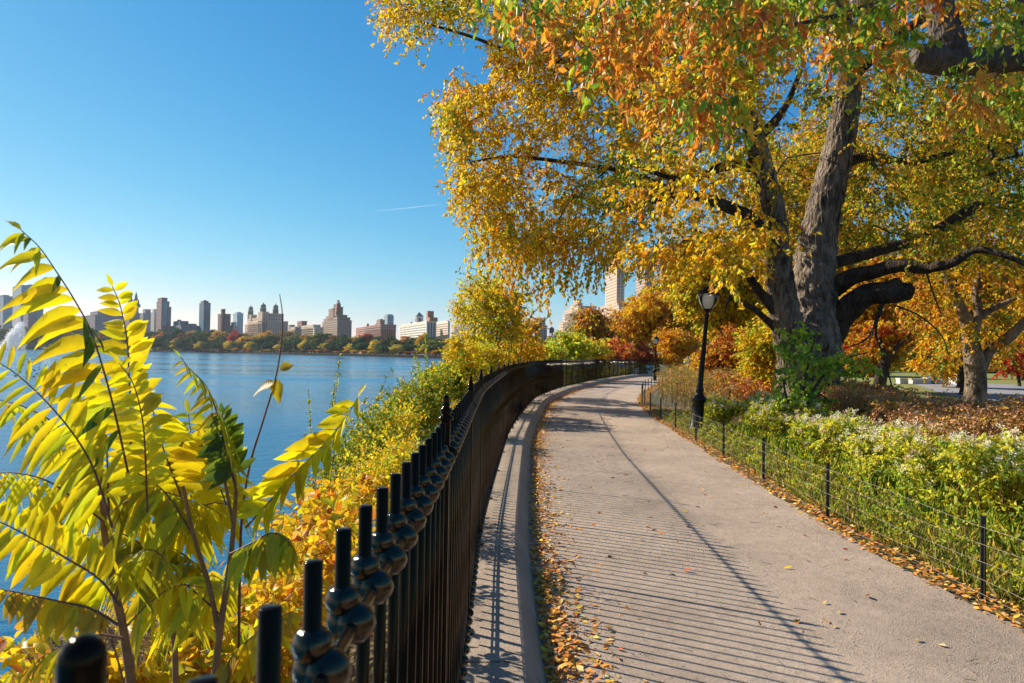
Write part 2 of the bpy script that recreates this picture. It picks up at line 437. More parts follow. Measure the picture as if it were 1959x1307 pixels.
# ---- ground on the landward side, running round the lake to the far shore
shore = [(60, 90), (100, 112), (132, 160), (140, 260), (105, 345), (50, 400), (8, 440), (-58, 590), (-160, 740), (-430, 1050), (-760, 1270), (-1120, 1480), (-2200, 1900), (-4200, 2300)]
edge = [tuple(fpos(s)) for s in np.arange(0, SEND, 1.5)]+[(45, 84)]+shore
rows = [(( -.3, -60, -.02), (12, -60, -.03), (60, -60, -.03), (4500, -60, -.03))]
for x, y in edge: rows.append(((x, y, -.02), (x+12, y, -.03), (x+60+y*.2, y, -.03), (4500, y, -.03)))
rows.append(((-4200, 7000, -.03), (-4000, 7000, -.03), (-3500, 7000, -.03), (4500, 7000, -.03)))
ribbon('ground', rows, M_soil)
rows = []
sh = [(38, 81), (45, 84)]+shore
for i, (x, y) in enumerate(sh):
    d = 1.0 if y < 300 else 5.0
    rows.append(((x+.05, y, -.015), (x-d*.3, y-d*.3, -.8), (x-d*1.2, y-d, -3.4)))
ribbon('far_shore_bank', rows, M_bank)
# ---- water
mb = MB(); mb.add([(-6000, -200, -2.4), (400, -200, -2.4), (400, 3500, -2.4), (-6000, 3500, -2.4)], [(0, 1, 2, 3)])
mb.build('water', M_water, smooth=False)['kind'] = 'structure'
# ---- near bank down to the water
rows = []
for s in np.arange(0, SEND, .8):
    r = []
    for d, z in ((-.11, .02), (-.25, -.04), (-.8, -.35), (-1.5, -.9), (-2.3, -1.6), (-3.1, -2.35), (-4.2, -3.2)):
        p = foff(s, d); r.append((p[0], p[1], z+.05*math.sin(s*3+d*5) if d < -.2 else z))
    rows.append(r)
ribbon('lake_bank', rows, M_soil, smooth=True)
def bankz(d): return float(np.interp(-d, [.11, .25, .8, 1.5, 2.3, 3.1, 4.2], [.02, -.04, -.35, -.9, -1.6, -2.35, -3.2]))
# ---- stone plinth / kerb with a sloping face
rows = []
for s in np.arange(0, SEND, .4):
    r = []
    for d, z in ((-.12, -.1), (-.12, .16), (.272, .16), (.288, .150), (.395, .012), (.40, -.05)):
        p = foff(s, d); r.append((p[0], p[1], z))
    rows.append(r)
kerb = ribbon('kerb', rows, M_kerb)
# joints cut across the kerb: thin dark grooves
mb = MB()
for s in np.arange(S0+2.9, SEND, 2.44):
    p0, p1, p2 = foff(s, -.1), foff(s+.01, .275), foff(s+.02, .392)
    t = ftan(s)*.004
    for a, b, za, zb in ((p0, p1, .1612, .1612), (p1, p2, .1612, .0170)):
        mb.add([(*(a-t), za), (*(a+t), za), (*(b+t), zb+.004), (*(b-t), zb+.004)], [(0, 1, 2, 3)])
jo = mb.build('kerb_joints', solid('joint', (.06, .05, .04), .9), kerb, smooth=False)
# ---- path
rows = []
REs = arc(RE)
def rpt(y): return np.array([np.interp(y, RE[:, 1], RE[:, 0]), y])
for s in np.arange(0, SEND-1, .5):
    a = foff(s, .38); nrm = fnorm(s)
    # right edge point: march out along the normal until the right-edge line
    lo, hi = .5, 6.5
    for _ in range(24):
        mid = (lo+hi)/2; q = foff(s, mid)
        if q[0] < np.interp(q[1], RE[:, 1], RE[:, 0]): lo = mid
        else: hi = mid
    b = foff(s, lo+.02*math.sin(s*2.1)+.02*math.sin(s*5.3))
    rows.append([(a[0]*(1-t)+b[0]*t, a[1]*(1-t)+b[1]*t, .018*math.sin(math.pi*t)) for t in np.linspace(0, 1, 9)])
ribbon('path', rows, M_path, smooth=True)
def repos(y, d):
    "a point d to the right of the path's right edge, near the forward distance y"
    x = np.interp(y, RE[:, 1], RE[:, 0]); x2 = np.interp(y+.1, RE[:, 1], RE[:, 0])
    t = np.array([x2-x, .1]); t /= np.linalg.norm(t)
    return np.array([x, y])+np.array([t[1], -t[0]])*d
# ---- lawn and far road on the right
def sheet(name, pts, z, mat):
    mb = MB(); n = len(pts)
    mb.add([(p[0], p[1], z) for p in pts], [tuple(range(n))]); o = mb.build(name, mat, smooth=False); o['kind'] = 'structure'; return o
sheet('lawn', [(9.7, 27), (9.6, 9), (60, 9), (90, 60), (60, 110), (24, 75), (17, 50)], -.012, M_lawn)
sheet('road', [G(1738, 731)[:2], G(1800, 752)[:2], G(1850, 766)[:2], G(1905, 781)[:2], G(1975, 800)[:2], (70, 19), (95, 40), G(1990, 738)[:2], G(1870, 733)[:2]], -.006, M_road)

# ================================================================== lakeside iron fence
ZB = .16                      # top of the plinth
TOP = EYE-.18                 # top of the pickets
RT = TOP-.095                 # upper rail
RB = ZB+.10                   # lower rail
fence = tag(empty('iron_fence', (*fpos(S0), ZB)), 'long black iron picket fence with knotted collars, curving along the stone kerb', 'fence')
FO = Vector((*fpos(S0), ZB))
def fpart(mb, name, mat=M_iron, kind=None, parent=fence, smooth=True):
    o = mb.build(name, mat, parent, smooth, origin=FO)
    if kind: o['kind'] = kind
    return o
PR = .0083
def picket_mb(full, lo):
    mb = MB()
    prof = [(0.0, TOP), (PR*.82, TOP-.0003), (PR, TOP-.0016), (PR, lo), (0, lo-.004)]
    lathe(mb, prof[::-1], 14 if full else 6)
    return mb
def knob_upper(mb, sides=14):
    c = TOP-.072
    pr = [(PR, c+.014), (.0135, c+.0115), (.0172, c+.004), (.0178, c-.003), (.0150, c-.0105), (.0105, c-.014), (PR, c-.016)]
    lathe(mb, pr[::-1], sides, flute=4, fl=.055)
def knob_rail(mb, z, sides=14, low=False):
    # clamp wrapping the rail on the path side and the picket
    pr = [(0, .021), (.011, .0185), (.0185, .010), (.0215, 0), (.0185, -.010), (.011, -.0185), (0, -.021)]
    lathe(mb, pr[::-1], sides, loc=(.013, 0, z), flute=3, fl=.04)
    pr = [(PR, .017), (.0145, .010), (.0165, 0), (.0145, -.010), (PR, -.017)]
    lathe(mb, pr[::-1], sides, loc=(0, 0, z), flute=4, fl=.05)
def place(mb, s, z=0):
    "move a part built round the origin, whose x axis points to the path, to station s"
    t = ftan(s); n = fnorm(s); p = fpos(s)
    out = MB(); out.n = mb.n; out.Fs = mb.Fs; out.C = mb.C; out.M = mb.M
    Mx = np.array([[n[0], t[0], 0], [n[1], t[1], 0], [0, 0, 1]])
    out.V = [v @ Mx.T + np.array([p[0], p[1], z]) for v in mb.V]
    return out
# shared picket meshes for the hundred that show largest
tmp = picket_mb(True, RB-.05); pk = tmp.build('picket', M_iron, fence)
tmpc = MB(); knob_upper(tmpc); kn = tmpc.build('collar', M_knot, pk)
tmpc = MB(); knob_rail(tmpc, RT); kr = tmpc.build('rail_clamp', M_knot, pk)
tmpc = MB(); knob_rail(tmpc, RB); kb = tmpc.build('rail_clamp', M_knot, pk)
tmp = picket_mb(True, ZB+.002); pkl_mesh = tmp.build('picket_long', M_iron, fence)
long_me = pkl_mesh.data; bpy.data.objects.remove(pkl_mesh)
BAY, NP_ = 1.62, 15
stations = []
k = -30
while True:
    s = S0+BAY/NP_*k
    if s > SEND-.3: break
    if s > .3: stations.append((k, s))
    k += 1
pick = [(k, s) for k, s in stations if k % NP_ != 0]
near = [(k, s) for k, s in pick if k > 0][:86] + [(k, s) for k, s in pick if k < 0][-14:]
nearset = set(k for k, s in near)
first = True
for k, s in near:
    o = pk if first else copy_tree(pk, fence)
    first = False
    p = fpos(s); n = fnorm(s)
    o.location = Vector((p[0], p[1], 0))-FO
    o.rotation_euler = (0, 0, math.atan2(n[1], n[0])+random.uniform(-.25, .25)*0)
    if k % NP_ == 8: o.data = long_me
pk.name = 'picket'
rest = MB()
for k, s in pick:
    if k in nearset: continue
    m = MB()
    lo = ZB if k % NP_ == 8 else RB-.05
    dist = fpos(s)[1]
    sd = 8 if dist < 25 else 5
    lathe(m, [(0, lo), (PR, lo), (PR, TOP-.001), (0, TOP)], sd)
    if dist < 60:
        c = TOP-.072
        lathe(m, [(PR, c-.015), (.0175, c-.002), (PR, c+.014)], sd)
        lathe(m, [(PR, RT-.02), (.021, RT), (PR, RT+.02)], sd, loc=(.009, 0, 0))
        lathe(m, [(PR, RB-.02), (.021, RB), (PR, RB+.02)], sd, loc=(.009, 0, 0))
    q = place(m, s)
    for V, Fc in zip(q.V, q.Fs): rest.V.append(V); rest.Fs.append(Fc+rest.n)
    rest.C += q.C; rest.M += q.M; rest.n += q.n
fpart(rest, 'distant_pickets', kind='stuff')
# rails
sr = np.concatenate([np.arange(.2, 20, .1), np.arange(20, SEND, .25)])
for z, r in ((RT, .0068), (RB, .0068)):
    mb = MB(); pts = [(*foff(s, .0135), z) for s in sr]
    tube(mb, pts, r, 10); fpart(mb, 'rail', M_knot)
    if z == RB:
        pass
mb = MB(); tube(mb, [(*foff(s, -.012), RB+.0) for s in sr], .004, 6); fpart(mb, 'rail', M_knot)
# posts with turned finials
def post_mb(sd=16):
    mb = MB()
    # square shaft with slightly rounded section
    zt = TOP-.004
    h = .0125
    for a, b in ((ZB, zt),):
        V = []
        ang = np.linspace(0, 2*np.pi, 16, endpoint=False)
        ex = np.sign(np.cos(ang))*np.abs(np.cos(ang))**.35*h; ey = np.sign(np.sin(ang))*np.abs(np.sin(ang))**.35*h
        for z in (a, b): V += [(x, y, z) for x, y in zip(ex, ey)]
        j = np.arange(16); kk = (j+1) % 16
        mb.add(V, np.stack([j, kk, 16+kk, 16+j], -1))
    box(mb, (0, 0, ZB+.004), (.06, .06, .008))
    knob_rail(mb, RT, sd); knob_rail(mb, RB, sd)
    return mb
def finial_mb(sd=18):
    mb = MB(); z = TOP-.004
    pr = [(0, z-.001), (.014, z-.001), (.0205, z+.003), (.0215, z+.007), (.0195, z+.011), (.013, z+.014), (.0115, z+.017), (.0155, z+.021), (.0165, z+.027), (.0150, z+.033),
          (.0100, z+.037), (.0090, z+.039), (.0118, z+.0415), (.0122, z+.044), (.0092, z+.0465), (.0088, z+.050), (.0090, z+.060), (.0085, z+.0655), (.0066, z+.069), (.0035, z+.0712), (0, z+.072)]
    lathe(mb, pr, sd)
    return mb
posts = [(k, s) for k, s in stations if k % NP_ == 0]
po = None
for k, s in posts:
    p = fpos(s); n = fnorm(s)
    if po is None:
        po = post_mb().build('post', M_iron, fence); fi = finial_mb().build('finial', M_iron, po); q = po
    else: q = copy_tree(po, fence)
    q.location = Vector((p[0], p[1], 0))-FO
    q.rotation_euler = (0, 0, math.atan2(n[1], n[0]))

# ================================================================== low wire-mesh fence on the right of the path
WH = .54
wf = tag(empty('wire_fence', (*repos(4.5, .12), 0)), 'low wire mesh fence on thin black posts between the path and the flowering plants', 'fence')
WO = Vector((*repos(4.5, .12), 0))
M_post = solid('black_post', (.015, .014, .014), .5, noise=.4, nscale=20)
M_wire = solid('galvanised_wire', (.30, .25, .19), .5, metal=.2)
ys = []
y = 2.3
while y < 52: ys.append(y); y += 2.24
ys = [2.32, 4.56, 6.8, 8.85, 10.9, 13.0, 15.2, 17.4]+list(np.arange(19.6, 50, 2.1))
for y in ys:
    p = repos(y, .12); mb = MB()
    box(mb, (p[0], p[1], WH/2), (.035, .010, WH+.02)); box(mb, (p[0], p[1]+.014, WH/2), (.008, .020, WH+.02))
    for z in np.arange(.06, WH, .05): box(mb, (p[0]-.0, p[1]-.006, z), (.012, .006, .012))
    box(mb, (p[0], p[1]+.004, WH+.012), (.040, .030, .006))
    mb.build('post', M_post, wf, smooth=False, origin=WO)
mb = MB(); fine = []
for y in np.arange(1.6, 50, .075 if True else 0):
    p = repos(y, .10+.006*math.sin(y*9)); fine.append((y, p))
line = [p for y, p in fine][::3]
for z in (.04, .13, .25, .38, .50):
    pts = [(p[0], p[1], z+.012*math.sin(i*.5+z*9)) for i, p in enumerate(line)]
    tube(mb, pts, .0016, 4, cap=False)
A = []; B = []
for y, p in fine:
    if y > 24: continue
    dx, dy = .012*math.sin(y*13), .01*math.cos(y*7)
    A.append((p[0], p[1], .02)); B.append((p[0]+dx, p[1]+dy, .52+.02*math.sin(y*5)))
cones(mb, A, B, .0011, .0011, 3)
mb.build('mesh_panel', M_wire, wf, origin=WO)

# ================================================================== park lamps
M_glass = solid('milky_lamp_glass', (.70, .68, .58), .25, noise=.25, nscale=6, spec=.6)
def lamp(loc, lean, H=3.2, label=''):
    root = tag(empty('street_lamp', loc, (0, lean, 0)), label, 'street lamp')
    b = MB()
    lathe(b, [(.17, 0), (.17, .05), (.15, .07), (.155, .10), (.135, .13), (.130, .50), (.120, .62), (.150, .66), (.160, .70), (.150, .74), (.105, .78), (.085, .82)], 20, flute=10, fl=.025)
    b.build('base', M_ironr, root)
    s = MB()
    lathe(s, [(.085, .80), (.078, .86), (.090, .89), (.078, .92), (.066, .98), (.060, 1.05), (.040, H-.66), (.052, H-.64), (.052, H-.615), (.038, H-.60), (.036, H-.56), (.05, H-.54), (.066, H-.51), (.06, H-.495)], 20, flute=10, fl=.05)
    s.build('pole', M_ironr, root)
    z0 = H-.50
    g = MB(); lathe(g, [(.062, z0+.01), (.085, z0+.03), (.135, z0+.13), (.160, z0+.24), (.162, z0+.31), (.140, z0+.345), (0, z0+.35)], 20)
    lg = g.build('lantern_glass', M_glass, root)
    c = MB()
    for k in (0, 2, 4, 6):
        a = k*math.pi/4+.5
        pr = [(.068, z0), (.092, z0+.03), (.143, z0+.13), (.169, z0+.24), (.172, z0+.31), (.160, z0+.345)]
        # each rib splits into a loop above
        tube(c, [(r*math.cos(a), r*math.sin(a), z) for r, z in pr], .0075, 6)
        if k % 2 == 0:
            for sg in (-1, 1):
                aa = [0, .04, .13, .27, .39]
                tube(c, catmull([((r+.003)*math.cos(a+sg*q), (r+.003)*math.sin(a+sg*q), z) for (r, z), q in zip(pr[1:], aa)], 4), .008, 6)
    for zz, rr in ((z0, .068), (z0+.34, .168)):
        a = np.linspace(0, 2*np.pi, 25); tube(c, np.stack([np.cos(a)*rr, np.sin(a)*rr, np.full(25, zz)], -1), .011, 6, cap=False)
    lg.scale = (1.3, 1.3, 1); c.build('lantern_cage', M_ironr, root).scale = (1.3, 1.3, 1)
    t = MB(); lathe(t, [(.0, z0+.34), (.182, z0+.34), (.188, z0+.36), (.165, z0+.385), (.125, z0+.40), (.118, z0+.44), (.128, z0+.45), (.105, z0+.475), (.055, z0+.495), (.03, z0+.505), (.02, z0+.525), (.028, z0+.54), (.014, z0+.565), (0, z0+.60)], 20)
    t.build('lantern_cap', M_ironr, root).scale = (1.25, 1.25, 1)
    return root
lp = G(1331, 826)
lamp((lp.x, lp.y, 0), R(4.9), 3.12, 'tall black iron park lamp with milky lantern, leaning beside the wire fence')
lamp((9.55, 45.6, 0), R(1.5), 2.95, 'smaller distant black park lamp with white lantern standing at the far bend of the path')

# ================================================================== the city beyond the lake
def hor(px): return 653.5+25.5+.01536*(px-979.5)
def wallmat(name, c, c2=None, sc=.06):
    return solid(name, c, .85, col2=c2 or tuple(v*.82 for v in c), nscale=sc, detail=8)
WM = {}
def wm(c):
    if c not in WM: WM[c] = wallmat('facade_%d' % len(WM), c)
    return WM[c]
M_win = solid('window_glass_far', (.05, .06, .075), .25)
M_winb = solid('window_glass_blue', (.07, .27, .38), .15, noise=.5, nscale=.05)
M_roofg = solid('copper_roof', (.16, .25, .24), .7, noise=.3, nscale=.1)
M_tank = solid('water_tank_wood', (.07, .05, .04), .9)
unitbox = None
def winmesh(w, h, key, mat):
    k = (round(w, 1), round(h, 1), key)
    if k not in winmesh.c:
        mb = MB(); box(mb, (0, 0, 0), (k[0], .3, k[1])); o = mb.build('window', mat, smooth=False)
        winmesh.c[k] = o.data; bpy.data.objects.remove(o)
    return winmesh.c[k]
winmesh.c = {}
def building(name, label, cat, x0, xc, x1, Z, col, boxes, t=70, wins=(3.6, 3.5, 1.5, 1.9), glass=M_win, extras=None, band=0):
    """x0..xc is the sunlit left facade, xc..x1 the right one; boxes: (u0,u1,v0,v1,ytop[,ybottom[,colour]]) with u, v in 0..1 along the two facades"""
    c = P(xc, hor(xc), Z); k = c.x/c.y
    t = math.atan(k)+math.acos(.25/math.sqrt(1+k*k))
    A = max((xc-x0)/F*Z/(math.cos(t)+k*math.sin(t)), 3.0); B = max((x1-xc)/F*Z/(math.sin(t)-k*math.cos(t)), 3.0)
    root = tag(empty(name, (c.x, c.y, 0), (0, 0, 0)), label, cat)
    root.rotation_euler = (0, 0, -t)
    # local frame: -x runs along the left facade, +y along the right one
    def zpx(py): return EYE+(hor((x0+x1)/2)-py)/F*Z
    wl = []
    for i, bx in enumerate(boxes):
        u0, u1, v0, v1, yt = bx[:5]
        zb = zpx(bx[5]) if len(bx) > 5 and bx[5] is not None else 0
        zt = zpx(yt); cc = bx[6] if len(bx) > 6 else col
        sx, sy = (u1-u0)*A, (v1-v0)*B
        mb = MB(); box(mb, (-(u0+u1)/2*A, (v0+v1)/2*B, (zb+zt)/2), (sx, sy, zt-zb))
        m = mb.build('wall' if i == 0 else 'upper_wall', wm(cc), root, smooth=False)
        # cornice
        cm = MB(); box(cm, (-(u0+u1)/2*A, (v0+v1)/2*B, zt-.5), (sx+1.0, sy+1.0, .9)); 
        if sx > 6 and sy > 4: cm.build('cornice', wm(tuple(v*.9 for v in cc)), m, smooth=False)
        dw, dh, ww, wh = wins
        z0 = max(zb+1.2, 6 if zb == 0 else 0)
        nz = int((zt-z0-1.2)//dh)
        for q in range(nz):
            z = zt-2.0-dh*(q+.5)
            if z < 9: continue
            na = int((sx-1)//dw)
            for j in range(na): wl.append((-(u0*A)-(sx-na*dw)/2-dw*(j+.5), v0*B-.02, z, 0, 0))
            nb = int((sy-1)//dw)
            for j in range(nb): wl.append((-(u0*A)+.02, v0*B+(sy-nb*dw)/2+dw*(j+.5), z, 1, 1))
    ww, wh = wins[2:]
    me = winmesh(ww, wh, glass.name, glass)
    wl.sort(key=lambda w: -w[2])
    for w in wl[:100]:
        o = bpy.data.objects.new('window', me); COL.objects.link(o); o.parent = root
        o.location = w[:3]; o.rotation_euler = (0, 0, math.pi/2*w[3])
    if len(wl) > 100:
        mb = MB()
        for w in wl[100:]: box(mb, w[:3], (ww, .3, wh) if w[3] == 0 else (.3, ww, wh))
        mb.build('lower_windows', glass, root, smooth=False)['kind'] = 'stuff'
    root['_A'] = A; root['_B'] = B
    if extras: extras(root, A, B, zpx)
    del root['_A']; del root['_B']
    return root
def tank(root, x, y, z, s=1.0):
    mb = MB(); lathe(mb, [(0, z+2*s), (2.2*s, z+2*s), (2.3*s, z+6*s), (0, z+8*s)], 12)
    o = mb.build('water_tank', M_tank, root)
    l = MB()
    for a in range(4): cones(l, [(x*0+1.6*s*math.cos(a*1.57), 1.6*s*math.sin(a*1.57), z-.5)], [(1.6*s*math.cos(a*1.57), 1.6*s*math.sin(a*1.57), z+2.1*s)], .25*s, .25*s)
    l.build('tank_legs', M_tank, o)
    o.location = (x, y, 0)
def dome_tower(root, x, y, zb, w, h1, h2):
    "an octagonal belfry with a copper dome and a lantern"
    mb = MB()
    lathe(mb, [(w*.5, zb), (w*.5, zb+h1*.7), (w*.56, zb+h1*.72), (w*.45, zb+h1*.8), (w*.42, zb+h1)], 8)
    o = mb.build('tower', wm((.33, .27, .21)), root, smooth=False); o.location = (x, y, 0)
    d = MB(); lathe(d, [(w*.46, zb+h1), (w*.44, zb+h1+h2*.25), (w*.30, zb+h1+h2*.45), (w*.12, zb+h1+h2*.58), (w*.10, zb+h1+h2*.8), (w*.04, zb+h1+h2*.85), (.2, zb+h1+h2*1.15)], 10)
    d.build('dome', M_roofg, o)
    a = MB()
    for k in range(8):
        an = k*math.pi/4+math.pi/8; M3 = Matrix.Rotation(an, 3, 'Z')
        box(a, (w*.47*math.cos(an), w*.47*math.sin(an), zb+h1*.45), (.4, w*.14, h1*.4), M=M3)
    a.build('arched_opening', M_win, o, smooth=False)
BE=(.72,.53,.36); PK=(.50,.22,.15); WHT=(.88,.83,.72); BRW=(.40,.24,.16); GRY=(.36,.34,.34); SLT=(.13,.14,.16); TN=(.76,.60,.43)
B_ = building
B_('glass_tower', 'wide blue-green glass twin tower rising behind the fountain at the far left', 'building', 20, 38, 82, 2100, (.06,.27,.38), [(0,1,0,1,545),(0,.5,.35,1,543)], wins=(5,4,4.4,2.6), glass=M_winb)
B_('apartment_tower', 'slim grey-blue gridded tower at the left picture edge', 'building', -14, 4, 22, 1900, (.22,.36,.44), [(0,1,0,1,566),(.2,.8,.2,.8,563)], glass=M_winb)
B_('apartment_tower', 'grey stepped tower in front of the blue glass twin tower', 'building', 43, 52, 70, 1700, (.26,.26,.29), [(0,1,0,1,590),(.1,.9,.1,.9,571)])
B_('apartment_block', 'flat grey slab block half hidden behind the big yellow frond', 'building', 95, 115, 140, 1600, (.24,.25,.29), [(0,1,0,1,592),(.2,.6,.3,.8,587)])
B_('apartment_block', 'low grey block just left of the twin-spired building', 'building', 150, 180, 235, 1650, (.28,.27,.29), [(0,1,0,1,602),(.2,.7,.2,.7,594),(.5,.7,.5,.7,590)])
def sanremo(root, A, B, zpx):
    for x, y, z in ((-A*.62, B*.35, zpx(598)), (-A*.12, B*.6, zpx(598))):
        mb = MB(); box(mb, (x, y, (z+zpx(590))/2), (A*.30, B*.34, zpx(590)-z+12)); o = mb.build('tower', wm((.30, .26, .22)), root, smooth=False)
        d = MB(); zt = zpx(592)+6; w = A*.2
        lathe(d, [(w, zt), (w, zt+6), (w*.7, zt+8), (w*.7, zt+14), (w*.35, zt+19), (w*.3, zt+24), (.2, zt+34)], 8); s = d.build('spire', M_roofg, o); s.location = (x, y, 0)
B_('twin_towered_apartment_house', 'stone apartment house with two slender spired towers, left of the tall glass tower', 'building', 236, 246, 268, 1500, (.30,.25,.21), [(0,1,0,1,598)], extras=sanremo)
B_('apartment_block', 'pale block right beside the twin-spired apartment house', 'building', 266, 272, 288, 1450, (.40,.37,.36), [(0,1,0,1,599),(.2,1,.3,1,591)])
B_('apartment_tower', 'small white tower squeezed left of the tall brick and glass tower', 'building', 287, 293, 300, 1400, (.55,.54,.52), [(0,1,0,1,597),(.2,.8,.2,.8,591)])
def gl(root, A, B, zpx):
    mb = MB(); z0, z1 = zpx(623), zpx(575)
    box(mb, (.3, B*.33, (z0+z1)/2), (.8, B*.42, z1-z0)); mb.build('glass_bay', M_winb, root, smooth=False)
B_('apartment_tower', 'tallest brick and blue glass tower of the left skyline', 'building', 297, 307, 327, 1350, (.34,.21,.18), [(0,1,0,.75,576),(.1,.9,.05,.6,569),(.1,.6,.75,1.0,586,None,(.36,.45,.50))], extras=gl)
B_('apartment_block', 'low grey-blue rooftops between the two tall left towers', 'building', 324, 345, 380, 1300, (.22,.25,.28), [(0,1,0,1,622),(.3,.9,.1,.6,613),(.5,.7,.2,.3,610),(.2,.5,.5,1,618)])
B_('office_tower', 'lone dark grey slab tower with a chamfered top', 'building', 379, 388, 401, 1300, SLT, [(0,1,0,1,579),(.15,.85,.1,.8,575),(.4,.6,.3,.6,573)], wins=(30,3.6,1,1.2), extras=lambda r,A,B,z: [ (lambda m:(box(m,(-A/2,-.1,zz),(A*.96,.3,1.5)),box(m,(.1,B/2,zz),(.3,B*.96,1.5)),m.build('window_band', M_winb, r, smooth=False)))(MB()) for zz in np.arange(z(632), z(581), 3.9)])
B_('apartment_tower', 'brown brick tower with a square block on its roof', 'building', 415, 424, 440, 1250, (.29,.19,.16), [(0,1,0,1,600),(.0,.35,0,.35,592),(0,.3,0,.3,591)])
B_('glass_tower', 'pale blue glass tower left of the three-towered apartment house', 'building', 444, 452, 464, 1400, (.45,.58,.64), [(0,1,0,1,599),(.2,.8,.2,.8,596.5)], glass=M_winb)
B_('apartment_block', 'small white block in front of the pale blue glass tower', 'building', 435, 447, 456, 1250, (.58,.57,.57), [(0,1,0,1,622),(.1,.6,.1,.6,616)])
def beres(root, A, B, zpx):
    for x, y, yb, w in ((-A*.80, B*.10, 603, 9.5), (-A*.12, B*.12, 600, 10.5), (-A*.15, B*.62, 602, 10)):
        dome_tower(root, x, y, zpx(yb+2), w, zpx(583.5)-zpx(yb+2)-1, 6.5)
B_('three_towered_apartment_house', 'huge beige stone apartment house crowned by three domed towers', 'building', 464, 500, 551, 1180, BE, [(0,1,0,.18,617),(0,.82,0,1,613),(.05,.75,.05,.85,606),(.1,.3,.05,.9,598),(.65,.88,.02,.25,598),(0,.22,0,.25,596)], extras=beres, t=69)
B_('apartment_block', 'long low cream block with two rooftop boxes, right of the three-towered house', 'building', 508, 600, 618, 1100, TN, [(0,1,0,1,625),(.02,.55,0,.8,620),(.32,.43,.2,.8,609,None,(.36,.2,.15)),(.60,.66,.2,.7,614,None,(.2,.17,.15)),(.8,.92,.1,.6,607,None,BE)], t=69)
def wed(root, A, B, zpx):
    mb = MB()
    for i in range(7):
        z = zpx(598)+i*3.3; w = 12-i*1.3
        box(mb, (-A*.12+(i % 2)*1.2, B*.18, z), (w, w*.8, 2.3)); 
    mb.build('stepped_crown', wm((.30, .15, .12)), root, smooth=False)
B_('ziggurat_apartment_house', 'stepped brick apartment house rising to a tapering terraced crown', 'building', 613, 644, 672, 1100, (.38,.28,.21), [(0,1,0,1,612),(.05,.95,.05,.95,606),(.1,.85,.1,.8,601),(.3,.62,.05,.4,588,None,(.36,.2,.15)),(.1,.4,.1,.5,586),(.12,.35,.12,.35,580,None,(.30,.15,.12))], extras=wed, t=69)
B_('apartment_block', 'long red brick block with pale stone bands below the small glass tower', 'building', 673, 728, 757, 1080, PK, [(0,1,0,1,621),(0,.6,0,1,620),(.0,1,-.03,1.0,628,629.5,(.5,.42,.36)),(.0,1,-.03,1.0,624,625,(.5,.42,.36))], t=69, extras=lambda r,A,B,z: (tank(r,-A*.72,B*.4,z(621),.9), tank(r,-A*.45,B*.5,z(621),.6)))
B_('glass_tower', 'small blue glass topped tower behind the long red brick block', 'building', 733, 740, 752, 1500, (.30,.38,.42), [(0,1,0,1,604),(.1,.9,.1,.9,601)], glass=M_winb)
B_('apartment_tower', 'squat brown tower left of the small glass topped tower', 'building', 719, 726, 735, 1450, BRW, [(0,1,0,1,612),(.2,.8,.2,.8,610)])
def whx(root, A, B, zpx):
    z = zpx(613)
    mb = MB(); box(mb, (-A*.42, B*.5, z+4.5), (11, 11, 11)); o = mb.build('roof_pavilion', wm((.55, .50, .44)), root, smooth=False)
    d = MB(); lathe(d, [(8.6, z+10), (0, z+17)], 4); q = d.build('pyramid_roof', M_roofg, o, smooth=False); q.location = (-A*.42, B*.5, 0); q.rotation_euler = (0, 0, math.pi/4)
    w = MB(); box(w, (-A*.42, B*.5-5.6, z+4.2), (3.6, .4, 5.6)); box(w, (-A*.42+5.6, B*.5, z+4.2), (.4, 3.6, 5.6)); w.build('arched_opening', M_win, o, smooth=False)
    mb = MB(); box(mb, (-A*.08, B*.6, z+7), (9, 9, 16)); box(mb, (-A*.05, B*.7, z+2), (20, 12, 6)); mb.build('brick_tower', wm((.38, .17, .10)), root, smooth=False)
    tank(root, -A*.7, B*.5, z-1, .6)
B_('apartment_block', 'bright white twelve-storey block with a pyramid roofed pavilion and brick roof tower', 'building', 755, 815, 834, 1000, WHT, [(0,1,0,1,615.5),(.0,.97,.05,.97,613.5)], extras=whx, t=69, wins=(3.9,3.7,1.7,2.2))
B_('apartment_block', 'plain beige block directly right of the bright white block', 'building', 832, 856, 860, 1020, TN, [(0,1,0,1,614),(.1,.9,.1,1,612.5)], t=69)
def dk(root, A, B, zpx): tank(root, -A*.35, B*.5, zpx(594), .8)
B_('apartment_block', 'tan stepped block with terraces partly behind the yellow lakeside tree', 'building', 857, 904, 922, 980, BE, [(0,1,0,1,617),(.0,.85,0,.9,608),(.0,.7,.1,.9,600),(.1,.55,.2,.8,594),(.6,.85,0,.3,607)], t=69, extras=dk)
def dm(root, A, B, zpx):
    mb = MB(); z = zpx(621); w = min(A, B)*.5; lathe(mb, [(w, z-.5), (w*.97, z+3.5), (w*.8, z+7), (w*.45, z+9.5), (0, z+10.5)], 20); o = mb.build('dome', M_roofg, root); o.location = (-w, B*.5, 0)
B_('domed_apartment_house', 'grey stone block with a rounded blue-grey dome at its corner', 'building', 975, 1022, 1046, 900, (.36,.31,.28), [(0,1,0,1,622)], t=69, extras=dm)
B_('apartment_block', 'low brown building carrying a wooden water tank', 'building', 1046, 1060, 1068, 880, (.30,.22,.18), [(0,1,0,1,642),(.0,.4,.2,.9,635)], extras=lambda r,A,B,z: tank(r,-A*.6,B*.4,z(641),1.5))
B_('apartment_house', 'big cream stepped apartment house with a square rooftop tower', 'building', 1064, 1109, 1140, 850, (.66,.47,.31), [(0,1,0,1,609),(0,.82,0,1,593),(0,.72,0,1,585),(.14,.50,.05,.35,578),(.14,.34,.05,.28,570)], t=69, wins=(4.4,3.7,1.5,1.6))
